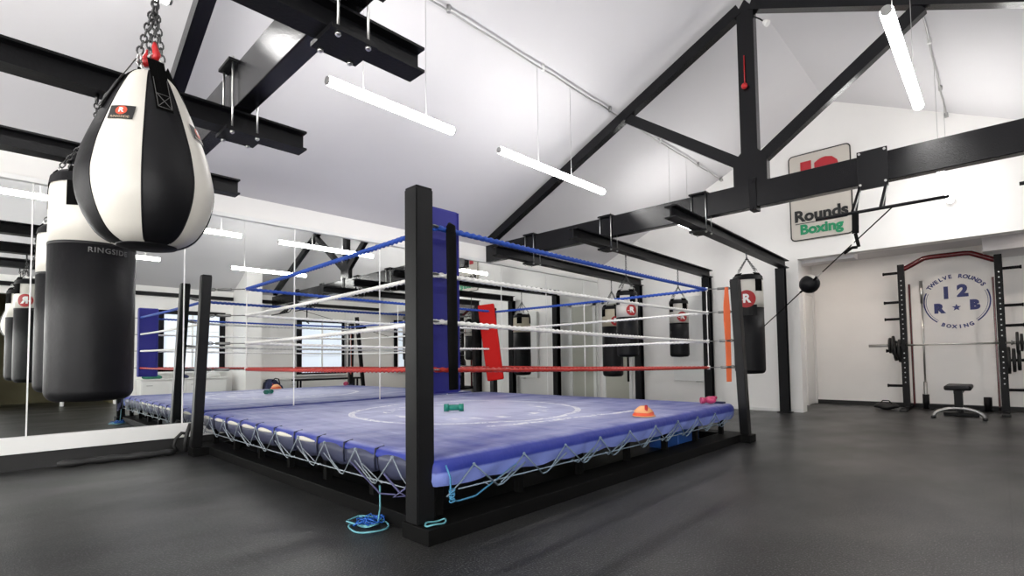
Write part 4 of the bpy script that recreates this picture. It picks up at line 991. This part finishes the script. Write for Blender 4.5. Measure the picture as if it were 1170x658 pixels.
# ------------------------------------------------------------------ things along the window wall, seen in the mirrors
def low_unit(x0, x1, z, label):
    t = thing('storage_bench', label, 'bench', (x0, -2.2, 0), 'white storage benches under the windows')
    bm = BM(); box(bm, x0, x1, -2.44, -1.95, 0, z - .03, .004); finish('body', bm, TRIM, t)
    bm = BM(); box(bm, x0 - .02, x1 + .02, -2.44, -1.92, z - .03, z, .004); finish('top', bm, TRIM, t)
    for k in range(2):
        w = (x1 - x0) / 2; bm = BM(); box(bm, x0 + w * k + .02, x0 + w * (k + 1) - .02, -1.95, -1.935, .05, z - .06, .003); d_ = finish('door', bm, TRIM, t)
        bm = BM(); box(bm, x0 + w * k + .1, x0 + w * k + .22, -1.935, -1.92, z - .16, z - .145); finish('handle', bm, DULL, d_)
low_unit(2.60, 4.40, .56, 'low white storage bench under the left window, kit on top')
low_unit(5.5, 6.35, .45, 'low white storage bench right of the white pilaster')
def heap(name, label, c, s, m, cat='kit'):
    t = thing(name, label, cat, (c[0], c[1], c[2]))
    b2 = BM(); bmesh.ops.create_icosphere(b2, subdivisions=3, radius=1, matrix=Matrix.Diagonal((s[0], s[1], s[2], 1)))
    for v in b2.verts:
        v.co *= 1 + .12 * math.sin(v.co.x * 25 + 1) * math.cos(v.co.y * 21); v.co.z = max(v.co.z, -s[2] * .55)
        v.co += Vector((c[0], c[1], c[2] + s[2] * .56))
    for f in b2.faces: f.smooth = True
    finish('folded_cloth', b2, m, t)
heap('towel', 'crumpled green towel on the white storage bench', (2.85, -2.1, .56), (.20, .16, .07), GREENFAB, 'towel')
heap('gym_shirt', 'black gym shirt heaped on the white storage bench', (3.45, -2.1, .56), (.16, .13, .06), NAVY, 'clothes')
heap('gym_shirt', 'white gym shirt heaped on the storage bench near the pilaster', (4.1, -2.1, .56), (.20, .15, .08), mat('white_cotton', (.7, .7, .68), .8), 'clothes')
t = thing('kit_bag', 'large navy kit bag slumped against the storage bench right of the pilaster', 'bag', (5.5, -1.5, 0))
bm = BM(); gable(bm, 0, .4, [(0, 0), (.62, 0), (.40, .30), (.22, .50), (.06, .44)])
for v in bm.verts: v.co = Vector((5.15 + v.co.y, -1.75 + v.co.x, v.co.z))
bmesh.ops.bevel(bm, geom=list(bm.edges), offset=.05, segments=3, affect='EDGES')
for f in bm.faces: f.smooth = True
finish('body', bm, NAVY, t)
bm = BM(); tube(bm, [(5.3, -1.4, .42), (5.36, -1.33, .5), (5.45, -1.33, .48), (5.5, -1.38, .34)], .014, 8); finish('handle', bm, WEB, t)
t = thing('gym_bench', 'long low black gym bench in front of the right window', 'bench', (6.9, -1.6, 0))
bm = BM(); box(bm, 5.95, 7.95, -1.72, -1.45, .40, .45, .01); finish('seat', bm, BLACK_V, t)
for x in (6.1, 7.8):
    for y in (-1.68, -1.49):
        bm = BM(); box(bm, x - .02, x + .02, y - .02, y + .02, 0, .40); finish('leg', bm, STEEL, t)
t = thing('pull_rig', 'black leaning steel post of a training rig before the right window', 'rig', (8.3, -2.2, 0))
bm = BM(); obox(bm, (8.42, -2.2, .0), (8.18, -2.2, 2.3), .09, .09, (0, 1, 0)); finish('post', bm, STEEL, t)
bm = BM(); box(bm, 8.30, 8.54, -2.3, -2.1, 0, .02); finish('base_plate', bm, STEEL, t)
t = thing('water_bottle', 'white water bottle standing on the floor by the passage', 'bottle', (1.30, -2.7, 0))
bm = BM(); lathe(bm, [(.03, 0), (.036, .01), (.036, .17), (.018, .20), (.018, .215)], (1.30, -2.7), 16); finish('body', bm, TRIM, t)
bm = BM(); cyl(bm, (1.30, -2.7, .215), (1.30, -2.7, .235), .02, 12); finish('cap', bm, TRIM, t)

for i, (x, y, s_) in enumerate(((9.95, .95, 'left of the rack'), (9.95, -.75, 'right of the rack'), (10.1, 2.1, 'near the recess corner'))):
    t = thing('downlight', 'small round recessed downlight in the recess ceiling, ' + s_, 'downlight', (x, y, 2.65), 'recess downlights')
    bm = BM(); lathe(bm, [(.045, 2.650), (.062, 2.650), (.062, 2.659), (.045, 2.659), (.045, 2.650)], (x, y), 20, cap=False); finish('trim_ring', bm, CHROME, t)
    bm = BM(); lathe(bm, [(.0005, 2.652), (.044, 2.652), (.044, 2.658), (.0005, 2.658)], (x, y), 20); finish('bulb', bm, mat('warm_bulb', (1, 1, 1), .5, emit=(1, .86, .76), strength=130), t)

# ------------------------------------------------------------------ light, world, camera
w = bpy.data.worlds.new('World'); sc.world = w; w.use_nodes = True
bg = w.node_tree.nodes['Background']; bg.inputs[0].default_value = (.75, .85, 1, 1); bg.inputs[1].default_value = .3

cam = bpy.data.cameras.new('camera'); co = bpy.data.objects.new('camera', cam); COL.objects.link(co); sc.camera = co
W_, H_ = 1170, 658; cx, cy = 585., 385.
V1 = Vector((1145 - cx, 404 - cy)); V2 = Vector((-25 - cx, 419 - cy)); fpx = math.sqrt(-V1.dot(V2))
ex = Vector((*V1, fpx)).normalized(); ey = Vector((*V2, fpx)).normalized(); ez = ex.cross(ey).normalized()
if ez.y > 0: ez = -ez
toW = lambda v: Vector((ex.dot(v), ey.dot(v), ez.dot(v)))
r_, u_, b_ = toW(Vector((1, 0, 0))), toW(Vector((0, -1, 0))), -toW(Vector((0, 0, 1)))
co.matrix_world = Matrix(((r_.x, u_.x, b_.x, 0), (r_.y, u_.y, b_.y, 0), (r_.z, u_.z, b_.z, .9), (0, 0, 0, 1)))
cam.sensor_width = 36; cam.lens = 36 * fpx / W_; cam.shift_y = (cy - H_ / 2) / W_; cam.clip_start = .05
sc.view_settings.view_transform = 'Standard'; sc.view_settings.look = 'None'; sc.view_settings.gamma = 1; sc.view_settings.exposure = 1.5
sc.view_settings.use_curve_mapping = False
sc.cycles.max_bounces = 10; sc.cycles.diffuse_bounces = 5; sc.cycles.glossy_bounces = 6; sc.cycles.sample_clamp_indirect = 8
sc.cycles.use_denoising = True
